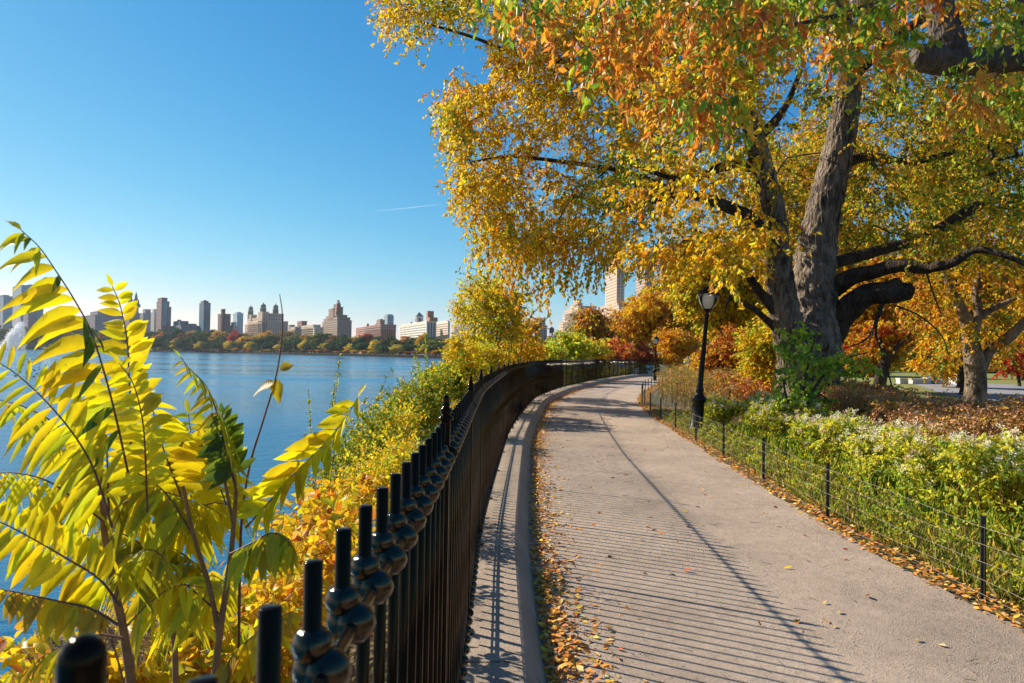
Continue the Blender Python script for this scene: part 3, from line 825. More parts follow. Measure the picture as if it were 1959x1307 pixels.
B_('apartment_tower', 'tall slender cream art deco tower standing above the golden trees', 'building', 1155, 1178, 1193, 860, (.66,.48,.34), [(0,1,0,1,507),(.05,.9,.1,.9,502),(.25,.75,.3,.8,494),(-.4,1.9,-.3,1.3,586),(-.2,1.6,-.2,1.2,579),(.4,.6,.4,.6,486)], t=69, wins=(4.0,3.9,1.2,2.3))
B_('apartment_tower', 'second cream art deco tower, almost hidden by leaves right of its twin', 'building', 1214, 1232, 1250, 905, (.46,.35,.27), [(0,1,0,1,507),(.05,.9,.1,.9,500)], t=69, wins=(4.0,3.9,1.2,2.3))

# ================================================================== growing trees
def grow(base_p, base_r, att, step=.45, jit=.12, sag=.0, r=None, rtip=.006, expo=.5):
    "connects every attractor to the nearest wood so far; returns segment arrays"
    r = r or rng
    base_p = np.asarray(base_p, float); att = np.asarray(att, float)
    d0 = np.array([np.min(np.sum((base_p-a)**2, 1)) for a in att])
    att = att[np.argsort(d0)]
    cap = len(base_p)+len(att)*30
    N = np.zeros((cap, 3)); par = np.full(cap, -1); n = len(base_p)
    N[:n] = base_p
    for a in att:
        d = np.sum((N[:n]-a)**2, 1); i = int(np.argmin(d)); L = math.sqrt(d[i])
        k = max(2, min(28, int(L/step)+1))
        off = r.normal(0, jit*L*.35, 3)
        p0 = N[i].copy(); pv = i
        for q in range(1, k+1):
            t = q/k
            p = p0*(1-t)+a*t+off*math.sin(math.pi*t)+(r.normal(0, jit*.12, 3) if q < k else 0)
            p[2] += sag*L*math.sin(math.pi*t)
            N[n] = p; par[n] = pv; pv = n; n += 1
            if n >= cap-2: break
        if n >= cap-30: break
    cnt = np.zeros(n)
    nb = len(base_p)
    haschild = np.zeros(n, bool); haschild[par[nb:n]] = True
    cnt[nb:] += ~haschild[nb:n]
    for i in range(n-1, nb-1, -1): cnt[par[i]] += cnt[i]
    rad = rtip*np.maximum(cnt, 1)**expo
    rad[:nb] = np.maximum(base_r, 0)
    idx = np.arange(nb, n)
    ra = np.minimum(rad[par[idx]], rad[idx]*1.25); ra = np.maximum(ra, rad[idx])
    return N[par[idx]], N[idx], ra, rad[idx]
def sprays(mb_leaf, mb_twig, att, outdir, m, k, tlen, L, W, colf, droop=.7, r=None, twr=.003, hang=.5, spread=1.0):
    "m drooping twigs of k leaves round every attractor"
    r = r or rng
    att = np.asarray(att, float); n = len(att)
    T = r.normal(0, 1, (n, m, 3))*spread+np.asarray(outdir)[:, None, :]*.7
    T[..., 2] = T[..., 2]*.5-droop*.6
    T = unit(T); ln = tlen*r.uniform(.55, 1.25, (n, m))
    A = np.repeat(att[:, None], m, 1)+r.normal(0, tlen*.12, (n, m, 3))
    mid = A+T*ln[..., None]*.55
    T2 = unit(T+np.array([0, 0, -droop]))
    end = mid+T2*ln[..., None]*.5
    if mb_twig is not None:
        cones(mb_twig, A.reshape(-1, 3), mid.reshape(-1, 3), twr, twr*.75, 3); cones(mb_twig, mid.reshape(-1, 3), end.reshape(-1, 3), twr*.75, twr*.4, 3)
    t = (np.arange(k)+r.uniform(0, 1, (n, m, k)))/k
    tt = t[..., None]
    pos = np.where(tt < .5, A[:, :, None]*(1-2*tt)+mid[:, :, None]*2*tt, mid[:, :, None]*(2-2*tt)+end[:, :, None]*(2*tt-1))
    dr = unit(r.normal(0, 1, pos.shape)+T[:, :, None]*.6+np.array([0, 0, -hang*1.6]))
    nm = unit(r.normal(0, 1, pos.shape)+np.array([0, 0, .6]))
    cnt = pos.shape[0]*m*k
    Ls = L*r.uniform(.45, 1.3, cnt)
    leaves(mb_leaf, pos.reshape(-1, 3), dr.reshape(-1, 3), nm.reshape(-1, 3), Ls, Ls*W/L, colf(n, m, k), curl=r.uniform(-.1, .45, cnt))
def clusterpal(palettes, mix=.82, r=None, att=None, sc=1.1):
    "each spray leans to one palette, so that the crown has clumps of its own colour"
    r = r or rng
    def f(n, m, k):
        which = r.integers(0, len(palettes), (n, 1, 1))
        if att is not None:
            q = np.asarray(att)*sc; u = np.sin(q[:, 0]*1.3+1)+np.sin(q[:, 1]*1.1+q[:, 2]*.7)+np.sin(q[:, 2]*1.5+q[:, 0]*.6)+r.normal(0, .5, n)
            which = (np.argsort(np.argsort(u))*len(palettes)//n)[:, None, None]
        which = np.where(r.uniform(size=(n, m, k)) < mix, which, r.integers(0, len(palettes), (n, m, k)))
        w = which.ravel(); out = np.zeros((w.size, 3))
        for i, (cs, ws) in enumerate(palettes):
            q = w == i; out[q] = pal(int(q.sum()), cs, ws, .16, r)
        return out
    return f
def limbpts(lst, n=6):
    "(px, py, Z, radius in px) -> world points and radii"
    Q = np.array([list(P(a, b, c))+[d/F*c] for a, b, c, d in lst])
    S = catmull(Q, n)
    return S[:, :3], np.maximum(S[:, 3], .01)
def inpoly(x, y, poly):
    poly = np.asarray(poly, float); c = np.zeros(len(x), bool); j = len(poly)-1
    for i in range(len(poly)):
        xi, yi = poly[i]; xj, yj = poly[j]
        q = ((yi > y) != (yj > y)) & (x < (xj-xi)*(y-yi)/(yj-yi+1e-9)+xi); c ^= q; j = i
    return c
CRm = np.array(CR)
def PN(px, py, Z):
    v = np.stack([(px-979.5)/F, -(py-653.5)/F, -np.ones_like(px)], -1) @ CRm.T
    v *= (Z/v[..., 1])[..., None]; v[..., 2] += EYE
    return v
def sample_poly(poly, n, zr, r=None, reject=None):
    r = r or rng
    poly = np.asarray(poly, float); out = []
    while len(out) < n:
        x = r.uniform(poly[:, 0].min(), poly[:, 0].max(), n*4); y = r.uniform(poly[:, 1].min(), poly[:, 1].max(), n*4)
        ok = inpoly(x, y, poly)
        if reject is not None: ok &= ~reject(x, y, r)
        for a, b in zip(x[ok], y[ok]):
            out.append((a, b))
            if len(out) >= n: break
    a = np.array(out); z = zr(a[:, 0], a[:, 1], r) if callable(zr) else r.uniform(zr[0], zr[1], n)
    return PN(a[:, 0], a[:, 1], z)

# ------------------------------------------------------------------ the big tree by the path
bt = tag(empty('large_tree', (*P(1545, 812, 18)[:2], 0)), 'massive old tree with a forked grey trunk and golden yellow crown hanging over the path', 'tree')
BO = bt.location.copy()
trunk = MB(); bp = []; br = []
def limb(mb, lst, sides=14, wob=.07, n=6, bp_=None, br_=None, ridge=0.0, push=False):
    if push: lst = [(a, b, c+max(0., min(1., (1300-a)/200.))*max(0., 18-c), d) for a, b, c, d in lst]
    if ridge: p, r = limbpts(lst, 22); tube(mb, p, r, 96, wob=wob, ridge=ridge); p, r = limbpts(lst, n)
    else: p, r = limbpts(lst, n); tube(mb, p, r, sides, wob=wob)
    if bp_ is not None:
        bp_ += list(p); br_ += list(r)
MAIN = [
 [(1546,835,18,84),(1546,806,18,66),(1545,760,18,55),(1546,710,18,54),(1552,660,18,52),(1556,600,18,45),(1557,540,18,39),(1562,480,18,35),(1576,400,18,31),(1596,320,18,28),(1614,235,18,25),(1624,150,17.8,21),(1612,50,17.5,17),(1600,-60,17,12),(1590,-200,17,6)],
 [(1535,760,17.7,28),(1522,690,17.6,30),(1506,620,17.4,28),(1494,550,17.3,25),(1489,480,17.2,22),(1480,400,17,20),(1458,320,16.8,20),(1441,255,16.5,18),(1418,175,16,13),(1385,100,15.5,10),(1350,0,15,7),(1320,-100,14.5,4)],
]
LIMBS = [
 [(1580,660,18,24),(1603,615,17.8,26),(1628,585,17.5,24),(1665,563,17.2,21),(1705,560,17,21),(1742,556,16.9,16)],
 [(1575,560,18,22),(1620,535,17.6,17),(1665,521,17.2,14),(1720,508,16.8,13),(1770,513,16.5,11),(1820,503,16,9),(1868,478,15.7,7),(1930,492,15.3,5),(1990,520,15,4)],
 [(1590,505,18.4,12),(1680,480,18.8,10),(1745,463,19,10),(1790,445,19,11),(1838,411,19,10),(1880,385,19,11),(1900,320,19,6),(1890,260,19,4)],
 [(1478,425,17,18),(1462,445,16.8,17),(1430,415,16.4,13),(1385,393,16,11),(1310,370,15.5,9),(1250,384,15,6),(1190,400,14.5,4)],
 [(1457,312,16.8,16),(1425,318,16.6,12),(1380,320,16.3,9),(1320,345,16,6),(1250,330,15.5,4),(1180,300,15,3)],
 [(1490,600,17.4,14),(1455,560,17.2,9),(1425,520,17,7),(1380,470,16.6,5),(1330,440,16.3,3)],
 [(1505,650,17.5,10),(1475,620,17.4,7),(1440,590,17.2,5),(1410,575,17,3)],
 [(1440,270,16.6,12),(1475,240,16.8,9),(1505,200,17,6),(1530,140,17,4)],
 [(1420,180,16,10),(1340,150,15.4,8),(1230,130,14.8,6),(1120,120,14.2,5),(1010,110,13.6,4),(900,70,13,3),(800,40,12.6,2.5)],
 [(1385,100,15.5,9),(1300,20,15,7),(1150,-60,14.4,6),(1000,-90,13.8,5),(860,-70,13.2,4),(770,-30,13,2.5)],
 [(1624,150,17.8,14),(1700,80,17.5,10),(1790,20,17.2,7),(1880,-50,17,5)],
 [(1300,372,15.5,6),(1200,330,14.8,5),(1080,310,14,4),(980,300,13.4,3),(900,310,13,2)],
 [(1596,320,18,14),(1660,300,18.5,9),(1740,310,19,7),(1830,290,19.5,5)],
]
for l in MAIN: limb(trunk, l, 28, .06, bp_=bp, br_=br, ridge=.055, push=True)
tk = trunk.build('trunk', M_bark, bt, origin=BO)
brs = MB()
for l in LIMBS: limb(brs, l, 14, .09, bp_=bp, br_=br, push=True)
# knuckle at the broken limb, stubs
limb(brs, [(1700,560,17,20),(1712,545,16.9,13),(1722,538,16.8,8)]); limb(brs, [(1735,556,16.9,15),(1743,548,16.8,9)])
# dangling bare twigs under the broken limb
for l in [[(1690,575,17,3.2),(1680,610,16.9,2.4),(1655,650,16.8,1.8),(1612,668,16.7,1)],[(1682,585,17,2.6),(1676,640,16.8,2),(1690,680,16.7,1.8),(1705,735,16.6,1.4),(1716,780,16.5,.9)],
          [(1715,585,17,2),(1760,605,16.8,1.6),(1800,640,16.7,1.2),(1815,680,16.6,.8)],[(1770,515,16.6,2),(1785,560,16.5,1.4),(1800,600,16.4,.9)],
          [(1678,600,16.9,2),(1668,640,16.8,1.6),(1660,665,16.7,1)],[(1425,525,17,3),(1400,560,16.8,2.2),(1385,600,16.7,1.5)]]:
    limb(brs, l, 6, 0)
brs.build('limbs', M_barkd, bt, origin=BO)
GAPS = [(1500,190,45,75),(1560,130,25,30),(1140,240,20,35),(1350,30,18,14),(1395,180,16,30),(925,95,30,70),(1335,510,35,35),(1440,545,35,28),(1150,590,60,55)]
def gaps(x, y, r):
    q = np.zeros(len(x), bool)
    for gx, gy, a, b in GAPS: q |= ((x-gx)/a)**2+((y-gy)/b)**2 < 1
    return q & (r.uniform(size=len(x)) < .93)
polyL = [(738,-30),(742,60),(765,80),(815,72),(850,35),(890,40),(925,120),(905,150),(850,185),(858,235),(850,255),(880,300),(868,345),(880,395),(905,395),(900,410),(925,415),(950,450),(1000,480),(1040,495),(1075,480),(1110,470),(1125,450),(1160,465),(1215,500),(1260,510),(1330,510),(1380,520),(1420,560),(1480,560),(1480,-30)]
polyR = [(1460,-40),(1460,470),(1530,500),(1600,520),(1640,480),(1700,460),(1800,480),(1850,500),(1990,500),(2050,300),(2050,-40)]
polyT = [(700,-260),(760,-60),(1500,-20),(2150,-40),(2100,-320),(1500,-450),(1000,-420)]
def zfun(lo, hi):
    def f(x, y, r):
        t_ = np.clip((1320-x)/220., 0, 1); z = r.uniform(0, 1, len(x)); z = (lo+(16.2-lo)*t_ if lo < 12 else lo)+z*((hi+(20.5-hi)*t_)-(lo+(16.2-lo)*t_) if lo < 12 else hi-lo); c = np.zeros(len(x), bool)
        for gx, gy, a, b in ((1370, 405, 130, 42), (1462, 330, 42, 110), (1500, 560, 60, 120), (1590, 400, 62, 220), (1330, 310, 80, 22)): c |= ((x-gx)/a)**2+((y-gy)/b)**2 < 1
        return np.where(c & (r.uniform(size=len(x)) < .93), r.uniform(19, 23, len(x)), z)
    return f
attL = sample_poly(polyL, 1060, zfun(11.2, 17.5), reject=gaps)
attR = sample_poly(polyR, 760, zfun(15.5, 25), reject=gaps)
attT = sample_poly(polyT, 260, lambda x, y, r: r.uniform(12, 21, len(x)))
att = np.concatenate([attL, attR, attT])
tw = MB(); A_, Bq, ra, rb = grow(bp, br, att, step=.5, jit=.18, sag=.05, rtip=.006, expo=.46)
cones(tw, A_, Bq, ra, rb, 5)
crown = MB()
ctr = np.array(tuple(P(1540, 300, 18)))
PY = ([YEL, GOLD, LEM, OLV], [5, 5, 1.5, 1]); PG = ([OLV, LIM, YEL, GRN], [3, 2, 2, 2]); PO = ([GOLD, ORG, YEL, RUS], [4, 2, 2, 1]); PD = ([OLV, GOLD, BRN, GRN], [3, 3, 1.5, 2])
r1 = np.random.default_rng(11)
od = lambda a: unit(a-ctr)
sprays(crown, tw, attL, od(attL), 6, 12, .66, .112, .062, clusterpal([PG, PY, PY, PO, PY, PY, PY], r=r1, att=attL), droop=.75, r=r1, hang=.5)
sprays(crown, tw, attR, od(attR), 6, 13, .75, .115, .068, clusterpal([PG, PD, PY, PD, PD], r=r1, att=attR), droop=.6, r=r1, hang=.5)
sprays(crown, tw, attT, od(attT), 6, 12, .8, .10, .055, clusterpal([PY, PO, PG], r=r1), droop=.6, r=r1, hang=.5)
# long hanging sprigs at the left and lower rim
hang = sample_poly([(850,120),(880,400),(940,500),(1000,535),(1060,545),(1100,520),(1180,480),(1200,420),(1000,420),(930,330),(900,150)], 135, (16.5, 19), r=r1)
sprays(crown, tw, hang, np.tile([[-.2, -.3, -1.2]], (len(hang), 1)), 3, 14, .9, .125, .066, clusterpal([PY, PO, PY, PG], r=r1), droop=1.2, r=r1, hang=.8, spread=.55)
crown.build('crown', M_leaf, bt, origin=BO)
tw.build('branches', M_barkd, bt, origin=BO)

# ------------------------------------------------------------------ overhanging tree at the top right, its trunk outside the frame
ot = tag(empty('overhanging_tree', (8.6, 7.4, 0)), 'near tree whose thick dark limb and drooping orange leaves reach in at top right', 'tree')
OO = ot.location.copy()
t2 = MB(); bp2 = []; br2 = []
tube(t2, catmull([(8.6,7.4,-.1),(8.5,7.4,1.5),(8.4,7.4,3.2),(8.1,7.4,4.6),(7.9,7.6,6.5),(7.8,7.8,8.5)], 6), np.interp(np.linspace(0,1,31),[0,.1,.6,1],[.5,.4,.32,.16]), 18, wob=.06)
t2.build('trunk', M_barkd, ot, origin=OO)
l2 = MB()
OL = [
 [(2350,190,7.4,34),(2150,120,7.2,30),(2000,108,7,27),(1930,112,7,25),(1870,118,7,25),(1815,116,7,27),(1775,112,7,26),(1748,106,7,20)],
 [(1830,118,7.05,24),(1815,85,7,29),(1806,50,7,27),(1793,0,7,22),(1775,-70,7,20),(1740,-180,7,15)],
 [(1775,-70,7,12),(1650,-120,6.8,9),(1500,-150,6.6,7),(1350,-160,6.4,5),(1200,-150,6.3,4),(1050,-130,6.2,3)],
 [(1790,-20,7,8),(1700,0,6.6,6),(1600,30,6.3,4.5),(1500,50,6.1,3),(1400,60,6,2)],
 [(1930,112,7,10),(1960,60,6.8,8),(1930,-40,6.6,6),(1850,-120,6.4,4)],
]
for i_, l in enumerate(OL): limb(l2, l, 18, .05, bp_=bp2, br_=br2, ridge=.04 if i_ < 2 else 0)
l2.build('limbs', barkmat('smooth_bark', (.17,.14,.12), (.06,.05,.042), scale=9, bump=.6), ot, origin=OO)
def gaps2(x, y, r):
    q = np.zeros(len(x), bool)
    for gx, gy, a, b in ((1500,150,60,100),(1790,90,60,90),(1900,110,100,45),(925,60,60,80)): q |= ((x-gx)/a)**2+((y-gy)/b)**2 < 1
    return q & (r.uniform(size=len(x)) < .9)
r2 = np.random.default_rng(5)
a2 = sample_poly([(950,-60),(960,60),(1000,40),(1080,110),(1140,90),(1200,180),(1290,230),(1400,200),(1440,80),(1560,110),(1640,130),(1720,150),(1760,230),(1850,200),(1990,190),(2000,-80)], 135, (5.2, 7.6), r=r2, reject=gaps2)
a3 = sample_poly([(900,-260),(1000,-60),(2000,-70),(2100,-300)], 50, (5.5, 8), r=r2)
a2 = np.concatenate([a2, a3])
tw2 = MB(); q = grow(bp2, br2, a2, step=.3, jit=.15, rtip=.0025, expo=.5, r=r2); cones(tw2, *q, 5)
cr2 = MB()
PO2 = ([(.88,.30,.03), (.85,.38,.04), (.88,.50,.06), (.7,.18,.03)], [4, 3, 2, 1]); PG2 = ([(.20,.36,.03), (.36,.48,.04), OLV, (.7,.6,.04)], [3, 3, 2, 1])
xs = np.array([(p[0]/p[1]) for p in a2])
def cf(n, m, k):
    # the orange sprays hang mostly in the middle and right, green ones between them
    u = np.sin(a2[:, 0]*2.1)+np.sin(a2[:, 2]*3+a2[:, 0])+r2.normal(0, .4, n); w = np.repeat(np.where(u > np.where(xs > .1, -.1, 1.1), 0, 1), m*k)
    flip = r2.uniform(size=w.size) < .07; w = np.where(flip, 1-w, w)
    out = np.zeros((w.size, 3))
    for i, (cs, ws) in enumerate((PO2, PG2)):
        qq = w == i; out[qq] = pal(int(qq.sum()), cs, ws, .16, r2)
    return out
sprays(cr2, tw2, a2, np.tile([[-.2, 0, -.4]], (len(a2), 1)), 5, 9, .36, .10, .044, cf, droop=1.0, r=r2, hang=.85, twr=.0018, spread=1.0)
cr2.build('crown', M_leafn, ot, origin=OO)
tw2.build('branches', M_barkd, ot, origin=OO)

# ------------------------------------------------------------------ other trees
def lumpy(n, c, rad, r, shell=.5, k=9):
    "points spread through an uneven crown made of several overlapping lobes"
    c = np.array(tuple(c), float); rad = np.array(rad, float)
    lc = unit(r.normal(0, 1, (k, 3)))*r.uniform(.3, .72, (k, 1)); lc[:, 2] = lc[:, 2]*.9
    lr = r.uniform(.28, .5, k)
    w = lr**2/np.sum(lr**2)
    i = r.choice(k, n, p=w)
    d = unit(r.normal(0, 1, (n, 3)))*(r.uniform(shell, 1, (n, 1))**.6)
    return c+(lc[i]+d*lr[i][:, None])*rad
def ptree(name, label, base, H, crown_c, crown_r, n, m, k, L, W, pals, seed, tr=.25, bark=None, leaf=None, group=None, tlen=.8, lean=(0, 0), droop=.4, cat='tree', multi=1, twr=.004, k_l=9, wood=True):
    r = np.random.default_rng(seed)
    root = tag(empty(name, (base[0], base[1], base[2] if len(base) > 2 else 0)), label, cat, group)
    O = root.location.copy()
    mb = MB(); bpp = []; brr = []
    cc = np.array(crown_c, float)
    for q in range(multi):
        a = np.array([O.x+r.normal(0, .12)*(multi > 1), O.y+r.normal(0, .12)*(multi > 1), O.z-.1])
        top = cc+np.array([r.normal(0, crown_r[0]*.35), r.normal(0, crown_r[1]*.35), crown_r[2]*.55])*(1 if multi > 1 else .35)
        mid = a*.55+top*.45+np.array([lean[0], lean[1], 0])*.5+r.normal(0, .12*tr*10, 3)*np.array([1, 1, 0])*.3
        pts = catmull([a, a*.75+mid*.25+r.normal(0, .02, 3), mid, mid*.4+top*.6+r.normal(0, .1, 3)*H*.05, top], 6)
        rr = tr*np.interp(np.linspace(0, 1, len(pts)), [0, .06, .4, 1], [1.35, 1, .75, .18])*(1 if multi == 1 else .6)
        tube(mb, pts, rr, 12, wob=.07); bpp += list(pts[3:]); brr += list(rr[3:])
    mb.build('trunk', bark or M_barkd, root, origin=O)
    at = lumpy(n, crown_c, crown_r, r, k=k_l)
    lf = MB(); tq = MB()
    if wood:
        g = grow(bpp, brr, at, step=max(.4, H*.06), jit=.16, rtip=twr*1.2, expo=.5, r=r); cones(tq, *g, 4)
    sprays(lf, tq if wood else None, at, unit(at-cc), m, k, tlen, L, W, clusterpal(pals, r=r), droop=droop, r=r, twr=twr)
    lf.build('crown', leaf or M_leaf, root, origin=O)
    if wood: tq.build('branches', bark or M_barkd, root, origin=O)
    return root
def at(px, py, Z): p = P(px, py, Z); return (p.x, p.y, p.z)
PRU = ([RUS, GOLD, ORG, BRN], [3, 3, 2, 2]); PRED = ([RED, (.5,.12,.03), RUS], [3, 3, 2]); PGR = ([GRN, DGR, OLV], [3, 2, 2]); PLIM = ([LIM, OLV, YEL, LEM], [4, 2, 2, 2]); PBR = ([BRN, RUS, GOLD], [3, 2, 2])
def mid(name, label, px, pyt, pyb, wpx, Z, n, m, k, L, pals, seed, tr=.25, ground=0., depth=1.0, **kw):
    c = P(px, (pyt+pyb)/2, Z); b = P(px, 700, Z)
    hh = (pyb-pyt)/2/F*Z; ww = wpx/2/F*Z
    bb = kw.pop('basex', px); bq = P(bb, 700, Z)
    return ptree(name, label, (bq.x, bq.y, ground), c.z+hh, tuple(c), (ww*1.0, ww*depth, hh*1.0), n, m, k, L, L*.6, pals, seed, tr=tr, tlen=L*4.5, **kw)
mid('golden_tree', 'broad golden brown tree behind the small far lamp, below the cream tower', 1262, 540, 690, 190, 66, 380, 6, 12, .26, [PY, PO, PRU], 21, tr=.18, depth=.8)
mid('brown_tree', 'dark rust-brown tree left of the broad golden one beside the cream tower foot', 1140, 592, 690, 95, 62, 220, 6, 11, .24, [PBR, PD, PRU], 22, tr=.25)
mid('red_shrub', 'low fiery red-orange shrub behind the far end of the iron fence', 1165, 645, 695, 120, 58, 130, 6, 11, .20, [PRED, PRU, ([ORG, RED], [1, 1])], 23, tr=.1, cat='shrub', multi=3)
mid('red_shrub', 'smaller crimson shrub low between the far lamp and the red-orange shrub', 1228, 658, 700, 46, 60, 60, 6, 10, .18, [PRED], 123, tr=.07, cat='shrub', multi=3)
mid('green_tree', 'dark green tree on the shore below the domed house', 1062, 655, 700, 50, 110, 90, 6, 10, .42, [PGR], 24, tr=.25)
mid('green_tree', 'mixed olive and rust tree directly left of the dark green one near the domed house', 1020, 655, 700, 60, 120, 90, 6, 10, .42, [PRU, PD, PGR], 25, tr=.25)
mid('green_tree', 'dark evergreen tree at the shore behind the yellow lakeside tree', 985, 640, 695, 60, 150, 90, 6, 10, .5, [PGR, PD], 26, tr=.3)
mid('lime_sapling', 'lime-green sapling with large leaves behind the fence, left of the red shrub', 1092, 632, 698, 62, 41, 70, 5, 9, .22, [PLIM], 27, tr=.05, multi=4, ground=-.8)
mid('lime_sapling', 'second lime-green sapling leaning right in front of the red-orange shrub', 1130, 650, 698, 54, 44, 55, 5, 9, .21, [PLIM, PY], 28, tr=.05, multi=4, ground=-.8)
mid('lime_sapling', 'short yellow-green sapling at the left of the lime-green ones', 1056, 660, 698, 40, 36, 40, 5, 9, .19, [PLIM], 29, tr=.04, multi=3, ground=-.8)
mid('golden_tree', 'yellow-gold tree directly behind the near lamp lantern', 1385, 400, 700, 230, 32, 480, 6, 12, .15, [PY, PY, PLIM, PD], 31, tr=.2, depth=.7)
mid('orange_tree', 'bright orange low tree right of the small far lamp', 1290, 620, 700, 80, 60, 150, 6, 11, .22, [([ORG, GOLD, YEL], [3, 3, 1]), PO], 32, tr=.12, multi=2)
mid('orange_shrub', 'rust and pink tinged thicket behind the near lamp pole', 1395, 620, 745, 170, 26, 260, 6, 11, .11, [PRU, PY, PBR, PRED], 33, tr=.07, cat='shrub', multi=4, depth=.6)
mid('yellow_sapling', 'leafy yellow sapling directly left of the massive trunk', 1462, 560, 770, 90, 21, 190, 6, 11, .10, [PY, PLIM], 34, tr=.05, multi=3)
mid('golden_tree', 'wide golden tree filling the view right of the massive trunk', 1700, 440, 730, 270, 34, 560, 6, 12, .17, [PY, PO, PD, PRU], 35, tr=.25, depth=.7, basex=1683)
mid('golden_tree', 'olive-gold tree far back behind the mottled trunk', 1840, 400, 720, 260, 42, 520, 6, 12, .2, [PD, PY, PO], 36, tr=.3, depth=.7)
mid('dark_tree', 'shady olive tree beyond the road at the right edge', 1960, 480, 745, 200, 60, 380, 6, 11, .28, [PD, PGR, PY], 37, tr=.3)
mid('crimson_tree', 'small crimson tree at the right picture edge beyond the road', 1950, 640, 720, 70, 46, 90, 6, 10, .2, [PRED], 38, tr=.12)
mid('golden_tree', 'high gold tree seen between the lamp and the massive trunk, furthest back', 1330, 480, 690, 200, 75, 420, 6, 11, .3, [PY, PO, PD], 39, tr=.3)
mid('golden_tree', 'far gold-brown tree at the bottom of the gap left of the mottled trunk', 1620, 560, 725, 200, 70, 380, 6, 11, .3, [PO, PRU, PD], 40, tr=.3)
mid('golden_tree', 'tall gold tree rising behind the massive trunk and its forked stems', 1560, 200, 640, 300, 38, 560, 6, 12, .19, [PY, PD, PO], 42, tr=.3, depth=.6)
mid('golden_tree', 'tall olive-gold tree high at the right edge behind the big hanging limb', 1850, 120, 480, 330, 33, 560, 6, 12, .18, [PD, PY, PG], 43, tr=.3, depth=.6)
# trees beyond the road, closing the view
for i, (px, c, lab) in enumerate([(1480, PRU, 'rust coloured tree deep in the park left of the massive trunk'), (1770, PGR, 'dark green tree deep in the park above the white blocks'), (1900, PD, 'olive tree deep in the park right of the mottled trunk'), (2030, PGR, 'dark green tree deep in the park at the far right'), (1400, PD, 'olive tree deep in the park behind the lamp pole'), (1300, PGR, 'dark green tree deep in the park behind the orange tree')]):
    mid('park_tree', lab, px, 560, 730 if px > 1500 else 705, 190, 100+i*4, 300, 6, 10, .42, [c, PD], 50+i, tr=.3)

# mottled plane tree on the right
pt = tag(empty('plane_tree', tuple(G(1866, 780))), 'plane tree with mottled pale trunk standing beside the grey road on the right', 'tree')
PO_ = pt.location.copy(); zt = PO_.y
m1 = MB(); b3 = []; r3 = []
limb(m1, [(1866,795,zt,27),(1866,778,zt,21),(1866,730,zt,18),(1865,700,zt,18),(1858,660,zt,15),(1850,620,zt,11),(1838,590,zt,10),(1820,555,zt,7),(1800,500,zt,4)], 20, .05, bp_=b3, br_=r3)
limb(m1, [(1876,705,zt,12),(1893,672,zt,9),(1925,650,zt-.5,10),(1965,612,zt-1,8),(2030,560,zt-1.5,5)], 14, .05, bp_=b3, br_=r3)
limb(m1, [(1860,650,zt,9),(1872,600,zt,7),(1868,560,zt,8),(1880,500,zt,5)], 12, .05, bp_=b3, br_=r3)
limb(m1, [(1868,610,zt,7),(1900,590,zt,6),(1950,570,zt,5)], 10, .05, bp_=b3, br_=r3)
m1.build('trunk', M_plane, pt, origin=PO_)
r4 = np.random.default_rng(77)
a4 = np.concatenate([sample_poly([(1720,500),(1760,640),(1810,690),(1850,665),(1900,690),(1990,640),(2050,430),(1900,400),(1760,430)], 280, lambda x, y, r: np.where(y > 560, r.uniform(zt-1.2, zt+5, len(x)), r.uniform(zt-2.5, zt+4, len(x))), r=r4)])
t4 = MB(); q = grow(b3, r3, a4, step=.5, jit=.16, rtip=.004, r=r4); cones(t4, *q, 4); c4 = MB()
sprays(c4, t4, a4, unit(a4-np.array(at(1866, 560, zt))), 6, 11, .7, .13, .09, clusterpal([PY, PO, PD, PRU], r=r4), droop=.6, r=r4)
c4.build('crown', M_leaf, pt, origin=PO_); t4.build('branches', M_barkd, pt, origin=PO_)
# small leaning trunk further back
st = tag(empty('small_tree', tuple(G(1676, 756))), 'small dark leaning tree on the lawn between the massive and the mottled trunks', 'tree')
so = st.location.copy(); m1 = MB(); limb(m1, [(1676,765,so.y,15),(1680,745,so.y,10),(1684,715,so.y,9),(1694,690,so.y,8),(1712,668,so.y,6),(1740,640,so.y,4)], 12, .08)
limb(m1, [(1685,715,so.y,6),(1690,670,so.y,5),(1680,640,so.y,3)], 8); m1.build('trunk', M_barkd, st, origin=so)
r5 = np.random.default_rng(78); a5 = lumpy(110, at(1700, 655, so.y), (2.2, 2, 1.2), r5); c5 = MB()
sprays(c5, None, a5, unit(a5-np.array(at(1700, 655, so.y))), 5, 10, .5, .13, .08, clusterpal([PRU, PY, PRED], r=r5), r=r5); c5.build('crown', M_leaf, st, origin=so)
# green sprouts in front of the massive trunk
gs = tag(empty('green_sapling', (*P(1530, 808, 13.6)[:2], 0)), 'bright green leafy sapling growing in front of the massive trunk base', 'sapling')
go = gs.location.copy(); m1 = MB(); b6 = []; r6_ = []
for l in [[(1528,830,13.6,4),(1535,760,13.5,3),(1545,700,13.4,2.5),(1560,640,13.3,1.5)],[(1528,820,13.6,3),(1560,740,13.4,2.5),(1610,690,13.3,2),(1660,675,13.1,1)],[(1528,820,13.6,3),(1500,740,13.4,2.2),(1510,680,13.3,1.2)],[(1535,760,13.5,2.5),(1560,750,13.3,2),(1590,770,13.2,1)]]: limb(m1, l, 6, 0, bp_=b6, br_=r6_)
r6 = np.random.default_rng(79)
a6 = np.concatenate([sample_poly([(1490,640),(1470,830),(1540,850),(1600,800),(1585,700),(1540,620)], 105, (12.9, 14.4), r=r6), sample_poly([(1560,700),(1580,680),(1670,665),(1675,700),(1610,730)], 26, (12.7, 13.7), r=r6)])
